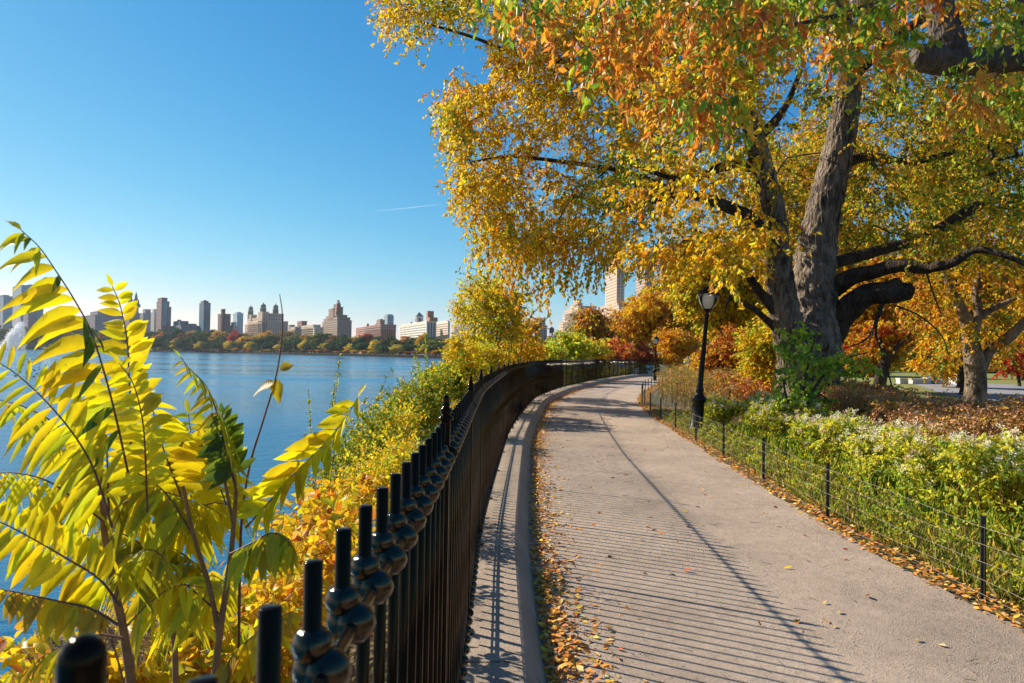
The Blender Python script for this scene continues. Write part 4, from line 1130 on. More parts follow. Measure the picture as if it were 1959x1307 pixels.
q = grow(b6, r6_, a6, step=.2, jit=.15, rtip=.003, r=r6); cones(m1, *q, 4); m1.build('stem', M_twig, gs, origin=go); c6 = MB()
sprays(c6, None, a6, unit(r6.normal(0, 1, a6.shape)), 3, 6, .24, .095, .066, clusterpal([([(.22,.44,.04), LIM, GRN], [3, 2, 2]), ([LIM, (.36,.5,.05)], [1, 1])], r=r6), droop=.2, r=r6, hang=.2); c6.build('foliage', M_leaf, gs, origin=go)

# ------------------------------------------------------------------ the yellow tree and the bushes along the lake side of the fence
def lbase(s, d): p = foff(s, d); return (p[0], p[1], bankz(d))
ptree('lakeside_tree', 'bright yellow slender lakeside tree rising above the iron fence at its bend', (-1.0, 21.5, -.7), 4, at(952, 612, 21.5), (1.35, 1.8, 1.6), 260, 6, 12, .078, .048, [([YEL, LEM, LIM], [3, 3, 2]), PY, PLIM], 61, tr=.07, tlen=.40, multi=5, droop=.1, twr=.003)
ptree('lakeside_bush', 'dense yellow-gold bush at the foot of the slender lakeside tree', (-1.3, 17, -.8), 3, at(915, 684, 17), (.9, 1.8, .8), 170, 6, 11, .065, .04, [([YEL, LEM, LIM], [3, 3, 2]), PY, PLIM], 62, tr=.03, tlen=.28, multi=5, droop=.1, cat='bush', twr=.0025)
ptree('lakeside_bush', 'yellow bush right of the slender lakeside tree, just over the fence rail', (-.1, 24.5, -.7), 3, at(1000, 650, 25), (.95, 2.0, 1.05), 150, 6, 12, .085, .052, [PY, PLIM, PO], 63, tr=.03, tlen=.3, multi=5, droop=.1, cat='bush', twr=.0025)
# plumed upright shoots of the slender tree: rows of small leaves along thin wands
def shoot(mbw, mbl, pts, nl, L, cols, r, wr=.004, pair=True):
    c = catmull(pts, 8); s = arc(c); tube(mbw, c, np.interp(s/s[-1], [0, 1], [wr, wr*.35]), 5)
    t = np.sort(r.uniform(.12, 1, nl))*s[-1]
    p = np.stack([np.interp(t, s, c[:, i]) for i in range(3)], -1)
    g = unit(np.stack([np.interp(t+.01, s, c[:, i])-np.interp(t-.01, s, c[:, i]) for i in range(3)], -1))
    d = unit(r.normal(0, 1, p.shape)*.8+g*.9)
    nm = unit(r.normal(0, .6, p.shape)+np.array([0, 0, 1.0]))
    Ls = L*r.uniform(.6, 1.15, nl)
    leaves(mbl, p, d, nm, Ls, Ls*.55, pal(nl, cols[0], cols[1], .15, r), curl=r.uniform(0, .3, nl))
ws = tag(empty('feathery_sapling', (-1.2, 19.5, -.8)), 'long feathery green-tipped wands sticking out left of the yellow lakeside tree', 'sapling')
wo_ = ws.location.copy(); mw = MB(); ml = MB(); r7 = np.random.default_rng(9)
for l in [[(980,640),(940,575),(905,535),(872,518)],[(985,620),(950,570),(925,530),(905,513)],[(970,650),(930,600),(900,560),(888,552)],[(975,670),(930,625),(895,600),(886,574)],[(960,700),(920,660),(890,640),(882,634)],[(1000,640),(1020,600),(1040,580),(1045,572)],[(1000,660),(1030,625),(1050,605),(1055,598)],[(985,620),(960,560),(935,535),(920,527)]]:
    pts = [P(a, b, 19.5+.1*i) for i, (a, b) in enumerate(l)]
    shoot(mw, ml, [tuple(p) for p in pts], 110, .075, ([GRN, LIM, YEL], [4, 2, 2]), r7, .010)
for l in [[(985,800),(975,740),(980,640)],[(985,800),(990,740),(1000,650)],[(985,800),(960,740),(960,690)]]:
    tube(mw, catmull([tuple(P(a, b, 19.6)) for a, b in l], 6), .012, 5)
mw.build('stems', M_twig, ws, origin=wo_); ml.build('foliage', M_leaf, ws, origin=wo_)
# arching small-leaved shrubs between the fence and the water
SM = ([(.30,.38,.03), (.16,.26,.02), YEL, (.52,.46,.03)], [4, 3, 2, 3]); SY = ([YEL, LEM, GOLD, LIM], [4, 3, 2, 2])
def arching(label, base, tips, nl, L, cols, seed, spread=.35, extra=40, zone=None, zn=120, Z0=3):
    r = np.random.default_rng(seed); root = tag(empty('arching_shrub', base), label, 'shrub', 'small-leaved shrubs on the lake bank'); O = root.location.copy()
    mw = MB(); ml = MB(); b = np.array(base)
    T = list(tips)
    for a, c, Z in T:
        tp = np.array(tuple(P(a, c, Z))); m_ = b*.5+tp*.5+np.array([0, 0, .16])*np.linalg.norm(tp-b)*.8
        shoot(mw, ml, [tuple(b+r.normal(0, .05, 3)), tuple(b*.72+m_*.28), tuple(m_), tuple(tp)], int(nl*1.3), L*1.35, cols, r, .006)
    for _ in range(extra):
        a, c, Z = T[r.integers(len(T))]
        tp = b+(np.array(tuple(P(a, c, Z)))-b)*r.uniform(.35, .8)+r.normal(0, spread, 3)*np.array([.8, 1, .5])
        m_ = b*.5+tp*.5+np.array([0, 0, .15])*np.linalg.norm(tp-b)
        shoot(mw, ml, [tuple(b+r.normal(0, .05, 3)), tuple(b*.72+m_*.28), tuple(m_), tuple(tp)], int(nl*.9), L, cols, r, .0035)
    if zone:
        a = sample_poly(zone, zn, (Z0-.5, Z0+.5), r=r)
        sprays(ml, mw, a, unit(a-b), 5, 13, .22, L*1.1, L*.62, clusterpal([cols, SY if r.uniform() < .5 else cols, cols], r=r), droop=-.3, r=r, twr=.0012, hang=.1)
    mw.build('stems', M_twig, root, origin=O); ml.build('foliage', M_leaf, root, origin=O)
    return root
arching('lime green shrub with long small-leaved shoots arching left over the water', (-2.1, 7.6, -1.5), [(650,680,8.0),(590,745,7.4),(640,735,7.6),(700,760,8.2),(740,720,9),(665,800,7.6),(640,850,7.2),(620,900,7),(760,760,9)], 150, .034, SM, 71, .22, 45, zone=[(600,930),(650,860),(700,800),(740,790),(770,830),(760,880),(720,930),(680,970),(620,990)], zn=150, Z0=7.8)
arching('dense yellow-green shrub filling the gap left of the second finial', (-2.0, 11.5, -1.4), [(800,690,12.6),(770,730,12),(820,730,13),(740,790,11),(780,800,12),(845,700,13.6),(800,660,13.2)], 170, .046, SM, 72, .35, 60, zone=[(720,810),(760,750),(800,730),(850,710),(860,760),(820,830),(760,870)], zn=220, Z0=12)
arching('green-tipped shrub standing upright behind the third finial', (-2.0, 16.5, -1.4), [(815,640,17.5),(860,650,17.8),(840,700,17.8),(880,690,18),(800,700,17)], 170, .06, ([GRN, LIM, (.2,.3,.02), YEL], [3, 3, 2, 1]), 73, .5, 50, zone=[(800,725),(850,700),(895,690),(880,760),(830,790)], zn=200, Z0=17)
arching('yellow small-leaved shrub low against the fence pickets', (-1.4, 5.2, -.9), [(740,870,6.0),(700,890,5.6),(770,850,6.4),(690,920,5.4),(730,950,5.4)], 140, .03, SY, 74, .18, 40, zone=[(640,960),(700,900),(780,850),(790,900),(720,980),(660,1010)], zn=150, Z0=5.7)
arching('yellow-gold shrub below the finials where the fence starts to bend', (-1.7, 20, -1.2), [(880,700,21),(905,690,21.5),(860,720,20.5),(900,660,22)], 150, .07, SY, 75, .5, 50, zone=[(840,715),(920,680),(940,715),(880,750)], zn=130, Z0=21)
arching('yellow shrub low at the water side of the lime shrub', (-2.6, 9.6, -2.0), [(700,840,9.8),(740,800,10.1),(660,870,9.6),(780,780,10.5)], 140, .042, SY, 76, .35, 50, zone=[(660,880),(700,830),(780,785),(800,810),(720,900)], zn=120, Z0=9.8)

# ------------------------------------------------------------------ foreground: pinnate-leaved saplings and autumn bushes
def leaflets(mb, C, D, N, L, W, cols, droop, nst=6):
    "long pointed leaflets, each a curved strip with a raised midrib"
    n = len(C); D = unit(D); N = unit(np.cross(np.cross(D, N), D)); S = np.cross(D, N)
    ts = np.array([0, .10, .28, .5, .72, .9, 1.0]); ws = np.array([.10, .55, .98, 1.0, .68, .26, .02])
    V = []
    for t, w in zip(ts, ws):
        c = C+D*(L*(t-.25*droop*t*t))[:, None]+np.array([0, 0, -1.0])*(L*droop*t*t*.75)[:, None]
        hw = (W*.5*w)[:, None]
        V += [c+S*hw+N*hw*.38+N*(hw*.18*np.sin(t*25)), c, c-S*hw+N*hw*.38-N*(hw*.18*np.sin(t*22+1))]
    V = np.stack(V, 1).reshape(-1, 3)
    K = len(ts)*3; f = []
    for i in range(len(ts)-1):
        a = i*3
        f += [(a, a+3, a+4, a+1), (a+1, a+4, a+5, a+2)]
    f = np.array(f)
    Fc = (f[None]+np.arange(n)[:, None, None]*K).reshape(-1, 4)
    mb.add(V, Fc, np.repeat(cols, K, 0))
RT_, UP_, FW_ = np.array(CR.col[0]), np.array(CR.col[1]), -np.array(CR.col[2])
M_frond = leafmat('frond_leaf', trans=.5, rough=.45, spec=.4, spots=True)
def frond(root, O, pts, npair, Lpx, A, B, Z, r, colr, stemcol=M_red, dr=.5, W=.235, two=True, tip=True, wr=.0024, jit=.12, bs=1.0, colb=None):
    """pts: (px,py[,dz]) from base to tip; A, B: picture direction (dx,dy,depth) of the leaflets on either side"""
    npair = int(npair*1.6); q = [P(p[0], p[1], Z+(p[2] if len(p) > 2 else 0)) for p in pts]
    c = catmull([tuple(v) for v in q], 8); s = arc(c)
    mb = MB(); tube(mb, c, np.interp(s/s[-1], [0, 1], [wr, wr*.35]), 6)
    fr = mb.build('frond_stalk', stemcol, root, origin=O)
    ml = MB()
    t = (np.arange(npair)+.4)/npair; t = .14+.86*t
    for side, vec in ((0, A), (1, B)):
        if vec is None: continue
        tt = np.clip(t+r.normal(0, .006, npair)+(.01 if side else 0), 0, 1)*s[-1]
        C = np.stack([np.interp(tt, s, c[:, i]) for i in range(3)], -1)
        g = unit(np.stack([np.interp(tt+.01, s, c[:, i])-np.interp(tt-.01, s, c[:, i]) for i in range(3)], -1))
        v = np.array(vec, float); lv = np.linalg.norm(v)
        d = RT_*v[0]-UP_*v[1]+FW_*v[2]; d = d/np.linalg.norm(d)
        D = unit(d+g*.28+r.normal(0, jit, (npair, 3)))
        Nn = unit(np.cross(g, D)*(1 if side == 0 else -1)); Nn = np.where(Nn[:, 2:3] < 0, -Nn, Nn)+r.normal(0, .18, (npair, 3))
        L = 1.08*Lpx/F*Z*np.interp(t, [0, .15, .6, 1], [.8, 1.05, 1, .5])*r.uniform(.86, 1.1, npair)*(bs if side else 1)
        if side and colb: kp = r.uniform(size=npair) < .55; C, D, Nn, L = C[kp], D[kp]+r.normal(0, .25, (int(kp.sum()), 3)), Nn[kp], L[kp]*1.15
        leaflets(ml, C, D, Nn, L, L*W*r.uniform(.85, 1.15, len(C)), (colb if side and colb else colr)(len(C)), dr*r.uniform(.7, 1.3, len(C)))
    if tip:
        g = c[-1]-c[-2]; L = np.array([Lpx/F*Z*.45])
        leaflets(ml, c[-1:], g[None], np.array([[0, -.4, 1.]]), L, L*W, colr(1), np.array([dr*.5]))
    fl = ml.build('leaflets', M_frond, fr)
    # leaflet coordinates are in the place's frame: bring them under the stalk
    me = fl.data; co = np.zeros(len(me.vertices)*3); me.vertices.foreach_get('co', co); co = co.reshape(-1, 3)-np.array(tuple(O)); me.vertices.foreach_set('co', co.ravel())
    return fr
FY = (.88, .74, .01); FY2 = (.82, .62, .01); FG = (.56, .58, .02); FO2 = (.66, .56, .02); FD = (.10, .17, .02)
rf = np.random.default_rng(3)
cy = lambda n: pal(n, [FY, FY2, FG], [7, 3, 1], .08, rf)
co_ = lambda n: pal(n, [FO2, FY2, FG, (.33, .32, .02)], [3, 2, 3, 2], .12, rf)
cg = lambda n: pal(n, [FD, (.16, .22, .02), FG], [3, 3, 1], .12, rf)
cb = lambda n: pal(n, [FY2, (.6, .36, .02), (.4, .2, .03)], [3, 3, 1], .12, rf)
def sapling(label, base, stems, Z):
    root = tag(empty('pinnate_sapling', base), label, 'sapling', 'tall saplings with feather-like yellow leaves by the near fence'); O = root.location.copy()
    mb = MB()
    for l, w0, w1 in stems:
        pts = [tuple(P(p[0], p[1], Z+(p[2] if len(p) > 2 else 0))) for p in l]
        c = catmull(pts, 7); tube(mb, c, np.linspace(w0, w1, len(c)), 9, wob=.05)
    mb.build('stem', M_green, root, origin=O)
    return root, O
ZA = 1.45
s1, O1 = sapling('left sapling whose huge bright yellow fronds arch against the skyline and fountain', tuple(P(262, 1420, 1.45)), [([(262,1420),(250,1300),(235,1200),(215,1110),(200,1020),(196,960),(188,900),(183,850)], .0105, .004)], ZA)
fr1 = lambda *a, **k: frond(s1, O1, *a, **k)
# the great arching one
fr1([(245,905),(222,800,.0),(200,715,-.02),(172,630,-.03),(140,570,-.04),(108,520,-.05),(75,473,-.05),(40,440,-.04)], 13, 124, (-1,.22,-.05), (.25,.8,-.75), 1.35, rf, cy, dr=.6, W=.22, bs=.55, colb=cg)
fr1([(250,860),(250,780),(247,720),(243,650),(230,585),(215,548)], 11, 66, (-1,.08,.1), (.35,-.5,.9), 1.45, rf, cy, dr=.12, W=.30)
fr1([(208,980),(205,880),(200,800),(190,745)], 9, 92, (-.9,.55,-.2), (.9,.35,.2), 1.5, rf, cy, dr=.4)
fr1([(282,980),(278,870),(272,800),(255,735),(228,695)], 10, 84, (-.95,.35,.1), (.75,-.5,-.3), 1.4, rf, cy, dr=.35)
fr1([(215,1010),(180,900),(140,830),(85,765),(30,715),(-10,690)], 10, 96, (-.6,1,-.2), (.5,-1,.1), 1.3, rf, cy, dr=.25, W=.175)
fr1([(200,960),(165,880),(110,815),(50,780),(0,765)], 9, 90, (-.5,1,-.5), (.5,.9,.4), 1.5, rf, co_, dr=.6, W=.175)
fr1([(230,1160),(190,1108),(130,1070),(70,1035),(10,1003),(-30,990)], 12, 78, (-.45,1,-.2), (.5,-1,0), 1.25, rf, cy, dr=.2, W=.27)
fr1([(225,1195),(175,1165),(110,1150),(50,1137),(-10,1125)], 9, 56, (-.05,1,-.3), (.1,.9,.6), 1.2, rf, cb, dr=.3, W=.42)
fr1([(200,1000),(150,960),(90,920),(30,905),(-20,905)], 9, 80, (-.4,1,-.4), (.4,.8,.6), 1.4, rf, cy, dr=.6, W=.18)
fr1([(235,1220),(180,1215),(120,1235),(70,1265),(30,1300)], 8, 60, (-.3,1,-.3), (-.3,-.9,.3), 1.3, rf, cb, dr=.4, W=.22)
fr1([(240,1200),(290,1150),(340,1120),(390,1125)], 8, 70, (-.2,1,-.3), (.6,-.5,.5), 1.5, rf, cy, dr=.5, W=.18)
s2, O2 = sapling('middle sapling with several reddish stems and curled yellow fronds beside the bare twig', tuple(P(405, 1420, 1.5)), [([(405,1420),(412,1290),(425,1180),(440,1080),(447,1000),(452,940)], .009, .004), ([(420,1220),(400,1120),(372,1030),(350,930)], .006, .0035), ([(445,1000),(430,920),(415,850),(405,790)], .004, .002)], 1.5)
fr2 = lambda *a, **k: frond(s2, O2, *a, **k)
fr2([(452,940),(432,860),(415,790),(395,740),(362,705),(345,683)], 10, 62, (-.8,.5,.4), (.6,.7,-.5), 1.5, rf, co_, dr=.5, W=.175)
fr2([(452,930),(440,880),(430,830),(425,790)], 8, 52, (-.7,.5,-.3), (.7,-.6,.1), 1.5, rf, cg, dr=.2, W=.34)
fr2([(470,1010),(520,955),(570,900),(625,845),(660,800),(685,760)], 11, 74, (-1,.25,-.1), (-.2,.9,-.6), 1.5, rf, cy, dr=.1, W=.36)
fr2([(440,1060),(480,1040),(520,1020),(550,1035),(560,1060)], 8, 62, (-.5,1,-.3), (.4,1,.3), 1.4, rf, co_, dr=.5, W=.33)
fr2([(350,960),(320,880),(300,820),(290,770)], 9, 80, (-.9,.3,-.2), (.9,.1,.2), 1.6, rf, cy, dr=.45)
fr2([(372,1030),(330,960),(290,920),(240,895)], 9, 78, (-.5,.9,-.3), (.3,.9,.5), 1.5, rf, co_, dr=.6)
fr2([(372,1030),(365,940),(368,860),(360,790)], 10, 84, (-1,.25,.2), (1,.1,.1), 1.7, rf, co_, dr=.45)
fr2([(425,1180),(370,1130),(300,1080),(250,1060)], 10, 80, (-.5,.9,-.4), (.5,-.3,.8), 1.55, rf, co_, dr=.55)
fr2([(445,1000),(420,930),(400,880),(390,840)], 8, 70, (-1,.3,.1), (.9,.2,-.1), 1.65, rf, cy, dr=.4)
fr2([(412,1290),(470,1230),(520,1190),(560,1170)], 8, 62, (-.3,1,-.3), (.6,.8,.3), 1.4, rf, cb, dr=.5, W=.36)
s3, O3 = sapling('thin sapling between the two bigger ones with drooping olive fronds', tuple(P(335, 1420, 1.7)), [([(335,1420),(335,1250),(322,1150),(318,1050),(305,960),(290,880)], .008, .004), ([(330,1200),(300,1120),(270,1060)], .004, .002)], 1.7)
fr3 = lambda *a, **k: frond(s3, O3, *a, **k)
rq = np.random.default_rng(44)
for i in range(9):
    y0 = rq.uniform(900, 1200); x0 = np.interp(y0, [880, 1050, 1250], [290, 318, 335]); sg = rq.choice([-1, 1]); ln = rq.uniform(70, 140); up = rq.uniform(40, 130)
    fr3([(x0, y0), (x0+sg*ln*.4, y0-up*.6), (x0+sg*ln*.8, y0-up*.9), (x0+sg*ln*1.2, y0-up*.75)], 8, rq.uniform(66, 88), (-.6, .9, rq.uniform(-.6, .1)), (.5, .8, rq.uniform(0, .6)), 1.7+rq.uniform(-.15, .2), rf, cy if rq.uniform() < .4 else co_, dr=.55, W=.175)
for i in range(5):
    y0 = rq.uniform(930, 1180); x0 = np.interp(y0, [850, 1110, 1250], [183, 215, 240]); sg = rq.choice([-1, 1]); ln = rq.uniform(80, 150); up = rq.uniform(20, 110)
    fr1([(x0, y0), (x0+sg*ln*.4, y0-up*.6), (x0+sg*ln*.8, y0-up*.8), (x0+sg*ln*1.2, y0-up*.5)], 8, rq.uniform(66, 90), (-.6, .9, rq.uniform(-.6, .1)), (.5, .8, rq.uniform(0, .6)), 1.5+rq.uniform(-.1, .2), rf, cy if rq.uniform() < .4 else co_, dr=.55, W=.175)
# bare reddish twig with two old leaves
tg = tag(empty('bare_twig', tuple(P(455, 1350, 1.55))), 'single bare reddish twig standing tall against the water with two withered leaves', 'twig'); TO = tg.location.copy()
mb = MB(); c = catmull([tuple(P(a, b, 1.55)) for a, b in [(455,1350),(458,1150),(462,1000),(478,890),(505,800),(528,720),(539,650),(540,600),(535,563)]], 7); tube(mb, c, np.linspace(.0036, .0009, len(c)), 6)
mb.build('stem', M_red, tg, origin=TO); ml = MB()
L = np.array([.055, .058, .04]); C = NP([P(530, 725, 1.55), P(527, 733, 1.55), P(536, 708, 1.55)])
leaflets(ml, C, NP([RT_*.1-UP_*.9, -RT_-UP_*.35, RT_*.3+UP_*.2]), NP([(-.2, -1, .1), (0, -.6, .9), (0, -1, .3)]), L, L*.55, np.array([(.72, .5, .02), (.45, .3, .06), (.5, .35, .03)]), np.array([.1, .3, .3])); o = ml.build('withered_leaves', M_frond, tg, origin=TO)
# yellow and orange leafed bushes low against the fence
def leafbush(label, base, n, zone, Zr, L, pals, seed, m=4, k=7, tlen=.22, name='autumn_bush', lw=.62, group='yellow and orange bushes under the near fence'):
    r = np.random.default_rng(seed); root = tag(empty(name, base), label, 'bush', group); O = root.location.copy()
    a = sample_poly(zone, n, Zr, r=r); mw = MB(); ml = MB()
    b = np.array(base); bp_ = [b+(np.array([0, 0, .08*i])) for i in range(4)]
    q = grow(bp_, [.008]*4, a, step=.2, jit=.14, rtip=.0016, expo=.42, r=r); cones(mw, *q, 4)
    sprays(ml, mw, a, unit(a-b), m, k, tlen, L, L*lw, clusterpal(pals, r=r), droop=.15, r=r, twr=.001, hang=.15)
    mw.build('stems', M_red, root, origin=O); ml.build('foliage', M_leafn, root, origin=O); return root
FYO = ([(.86,.64,.015), (.82,.48,.015), (.70,.66,.03)], [5, 3, 3]); FOR = ([(.76,.34,.02), (.84,.52,.02), (.6,.2,.02)], [3, 5, 1]); FLI = ([(.62,.58,.02), (.42,.44,.02)], [3, 2])
leafbush('orange and yellow leaved bush right behind the nearest pickets', (-1.2, 3.4, -.7), 125, [(530,1100),(600,1010),(640,1000),(690,975),(700,1050),(640,1120),(600,1220),(560,1340),(480,1380),(470,1220),(500,1130)], (2.9, 4.2), .058, [FOR, FOR, FYO], 81)
leafbush('yellow leaved bush low below the middle sapling', (-1.7, 3.2, -1.1), 130, [(280,1160),(380,1120),(470,1150),(520,1200),(520,1380),(260,1380)], (2.8, 4), .065, [FYO, FYO, FOR, FLI], 82)
leafbush('orange tinted bush between the yellow-leaved bush and the lime shrub', (-1.4, 4.6, -.9), 60, [(560,980),(640,930),(690,900),(710,950),(650,1040),(570,1120),(520,1090)], (4.2, 5.2), .058, [FOR, FYO], 83)
leafbush('gold bush at the bottom left corner behind the rounded finial', (-2.0, 3.0, -1.3), 90, [(60,1260),(140,1230),(260,1230),(330,1330),(300,1420),(40,1420)], (2.6, 3.4), .065, [FYO, FOR], 84)
# faded reed plumes
def plume(label, px, py, Z, h, lean, seed):
    r = np.random.default_rng(seed); b = P(px+lean*.5, py+160, Z); root = tag(empty('reed_plume', tuple(b)), label, 'reed'); O = root.location.copy()
    mw = MB(); c = catmull([tuple(b), tuple(P(px+lean*.2, py+60, Z)), tuple(P(px, py, Z)), tuple(P(px-lean*.5, py-h*.6, Z))], 6); tube(mw, c, np.linspace(.003, .001, len(c)), 5); mw.build('stem', M_green, root, origin=O)
    ml = MB(); n = 900; t = r.uniform(0, 1, n); cc = catmull([tuple(P(px+lean*.1, py+40, Z)), tuple(P(px, py, Z)), tuple(P(px-lean*.6, py-h*.6, Z))], 8); s = arc(cc)
    p = np.stack([np.interp(t*s[-1], s, cc[:, i]) for i in range(3)], -1); w = .036*np.sin(np.pi*np.clip(t*.9+.08, 0, 1)); d = unit(r.normal(0, 1, (n, 3))+np.array([0, 0, -.3])); p = p+d*(w*r.uniform(.1, 1, n))[:, None]
    leaves(ml, p, d, r.normal(0, 1, (n, 3)), .013, .0035, pal(n, [(.52,.40,.30), (.42,.30,.22), (.6,.5,.4)], [3, 2, 1], .1, r)); ml.build('plume', M_dry, root, origin=O)
plume('fluffy faded reed plume behind the left sapling stem', 205, 1195, 1.75, 90, 90, 1); plume('fluffy pinkish reed plume near the bottom left corner', 140, 1265, 1.8, 80, 70, 2); plume('pale reed plume between the sapling stems low down', 262, 1230, 1.85, 80, -50, 3)

# ------------------------------------------------------------------ plants on the right of the path
def ribbon_pts(n, y0, y1, d0, d1, r):
    y = r.uniform(y0**.5, y1**.5, n)**2; d = r.uniform(d0, d1, n)
    x = np.interp(y, RE[:, 1], RE[:, 0]); x2 = np.interp(y+.1, RE[:, 1], RE[:, 0]); t = unit(np.stack([x2-x, np.full(n, .1)], -1))
    return np.stack([x+t[:, 1]*d, y-t[:, 0]*d], -1)
rg = np.random.default_rng(15)
# grass: one mass of blades
def grass(name, label, n, y0, y1, d0, d1, h, cols, w=.004, hfun=None, kind='stuff', mat=None, cat='grass'):
    p = ribbon_pts(n, y0, y1, d0, d1, rg); L = h*rg.uniform(.4, 1.2, n)
    if hfun is not None: L = L*hfun(p)
    d = unit(np.concatenate([rg.normal(0, .35, (n, 2)), np.ones((n, 1))], 1))
    ml = MB(); C = np.concatenate([p, np.full((n, 1), -.02)], 1)
    ww = w*(.6+p[:, 1]/11)
    leaves(ml, C, d, rg.normal(0, 1, (n, 3)), L, ww, pal(n, cols[0], cols[1], .18, rg), fold=.2, curl=rg.uniform(.1, .5, n))
    tag(ml.build(name, mat or M_leaf), label, cat, kind=kind)
grass('verge_grass', 'short bright green grass along the wire fence', 24000, 2.6, 20, 0.2, 1.3, .14, ([(.38,.40,.05), (.26,.32,.04), (.58,.50,.09), (.5,.36,.12)], [4, 3, 3, 2]), .003)
grass('verge_grass', 'sparse grass between the flowering plants', 9000, 2.5, 14, 1.0, 5, .3, ([(.26,.36,.03), (.42,.4,.05)], [3, 2]), .004)
# weeds in the verge: low leafy ground cover
def scatter(name, label, pts, z, n_, L, W, cols, cat, mat=None, tl=.12, m=3, k=6, droop=.1, kind='stuff', hang=.1, stems=None, stem_col=None):
    ml = MB(); a = np.concatenate([pts, z[:, None]], 1); mw = MB() if stems else None
    sprays(ml, None, a, np.tile([[0, 0, .6]], (len(a), 1)), m, k, tl, L, W, clusterpal(cols, r=rg), droop=droop, r=rg, hang=hang)
    o = ml.build(name, mat or M_leaf)
    if stems:
        cones(mw, np.concatenate([pts+rg.normal(0, .04, pts.shape), np.zeros((len(pts), 1))], 1), a, .004, .0025, 3); q = mw.build('stalks', stem_col or M_twig, o); q.location = (0, 0, 0)
    return tag(o, label, cat, kind=kind)
p = ribbon_pts(520, 3.6, 17, .2, 1.6, rg); scatter('low_weeds', 'low green weeds between the wire fence and the flowering bushes', p, rg.uniform(.03, .22, len(p)), 0, .034, .022, [PLIM, ([OLV, LIM, GRN], [2, 2, 1])], 'weeds')
# brown dry plant bed
def bed(name, label, n, poly, h, cols, L, W, cat, m=4, k=8, tl=.2, stemr=.004, hv=.35):
    poly = np.array(poly, float); pts = []
    while len(pts) < n:
        x = rg.uniform(poly[:, 0].min(), poly[:, 0].max(), n); y = rg.uniform(poly[:, 1].min(), poly[:, 1].max(), n); ok = inpoly(x, y, poly); pts += list(zip(x[ok], y[ok]))
    pts = np.array(pts[:n]); z = h*rg.uniform(1-hv*1.6, 1.1, n)*(1+.18*np.sin(pts[:, 0]*1.3)*np.cos(pts[:, 1]*.9))
    ml = MB(); mw = MB(); a = np.concatenate([pts, z[:, None]], 1); b = np.concatenate([pts+rg.normal(0, .07, pts.shape), np.zeros((n, 1))], 1)
    cones(mw, b, a, stemr, stemr*.6, 3)
    sprays(ml, None, a, np.tile([[0, 0, .5]], (n, 1)), m, k, tl, L, W, clusterpal(cols, r=rg), droop=.5, r=rg, hang=.3)
    # leaves down the stems as well
    t = rg.uniform(.25, .95, (n, 8, 1)); q = (b[:, None]*(1-t)+a[:, None]*t).reshape(-1, 3); q += rg.normal(0, .04, q.shape)
    leaves(ml, q, rg.normal(0, 1, q.shape), rg.normal(0, 1, q.shape), L, W, clusterpal(cols, r=rg)(n, 8, 1))
    o = ml.build(name, M_dry); s = mw.build('stalks', M_twig, o)
    return tag(o, label, cat, kind='stuff')
DB = ([(.62,.31,.14), (.48,.23,.10), (.72,.43,.21), (.76,.44,.09)], [4, 3, 2, 1]); DG = ([(.52,.30,.03), (.36,.2,.04)], [2, 2])
bed('brown_plant_bed', 'dense bed of dry reddish brown plants between the massive trunk and the road', 3000, [(5.9,9.6),(8.0,7.6),(9.3,10),(9.4,16),(10.2,21),(8.9,21),(6.9,14)], .82, [DB, DB, DB, DG], .05, .03, 'dry plants')
bed('brown_plant_bed', 'thin rusty undergrowth behind the near lamp', 900, [(5.8,17),(9.5,21.5),(13,30),(9,30),(6,22)], .9, [DB, PRU, PRED, PBR], .07, .045, 'dry plants')
bed('meadow_plants', 'tall olive-yellow meadow plants along the wire fence toward the far lamp', 2300, [(4.6,17.2),(5.6,17.5),(8,24),(12,34),(16,44),(19,52),(17,54),(13.5,47.5),(11,43),(8.6,36),(6.3,29),(5,23)], 1.0, [([(.36,.32,.05), (.42,.30,.08), OLV], [3, 2, 3]), ([(.45,.36,.05), (.4,.27,.1)], [1, 1]), DB], .06, .02, 'meadow plants', tl=.3)
s = rg.uniform(22, SEND-1, 2600); d = -rg.uniform(.35, 2.6, 2600); Pq = np.array([foff(a, b) for a, b in zip(s, d)]); zz = np.array([bankz(v) for v in d]); ztop = zz+rg.uniform(.3, 1.25, len(zz))*(1+.25*np.sin(s*.5)); ztop = np.minimum(ztop, .95)
ml = MB(); mw = MB(); a = np.concatenate([Pq, ztop[:, None]], 1); cones(mw, np.concatenate([Pq, zz[:, None]], 1), a, .006, .003, 3)
sprays(ml, None, a, np.tile([[0, 0, .5]], (len(a), 1)), 3, 7, .3, .10, .06, clusterpal([([OLV, GRN, LIM], [3, 2, 1]), PD, ([(.2,.3,.04), OLV], [1, 1])], r=rg, att=a, sc=.5), droop=.3, r=rg, hang=.2)
o = ml.build('bank_plants', M_leaf); q = mw.build('stalks', M_twig, o); tag(o, 'olive green plants crowding the lake bank behind the far bend of the fence', 'bank plants', kind='stuff')
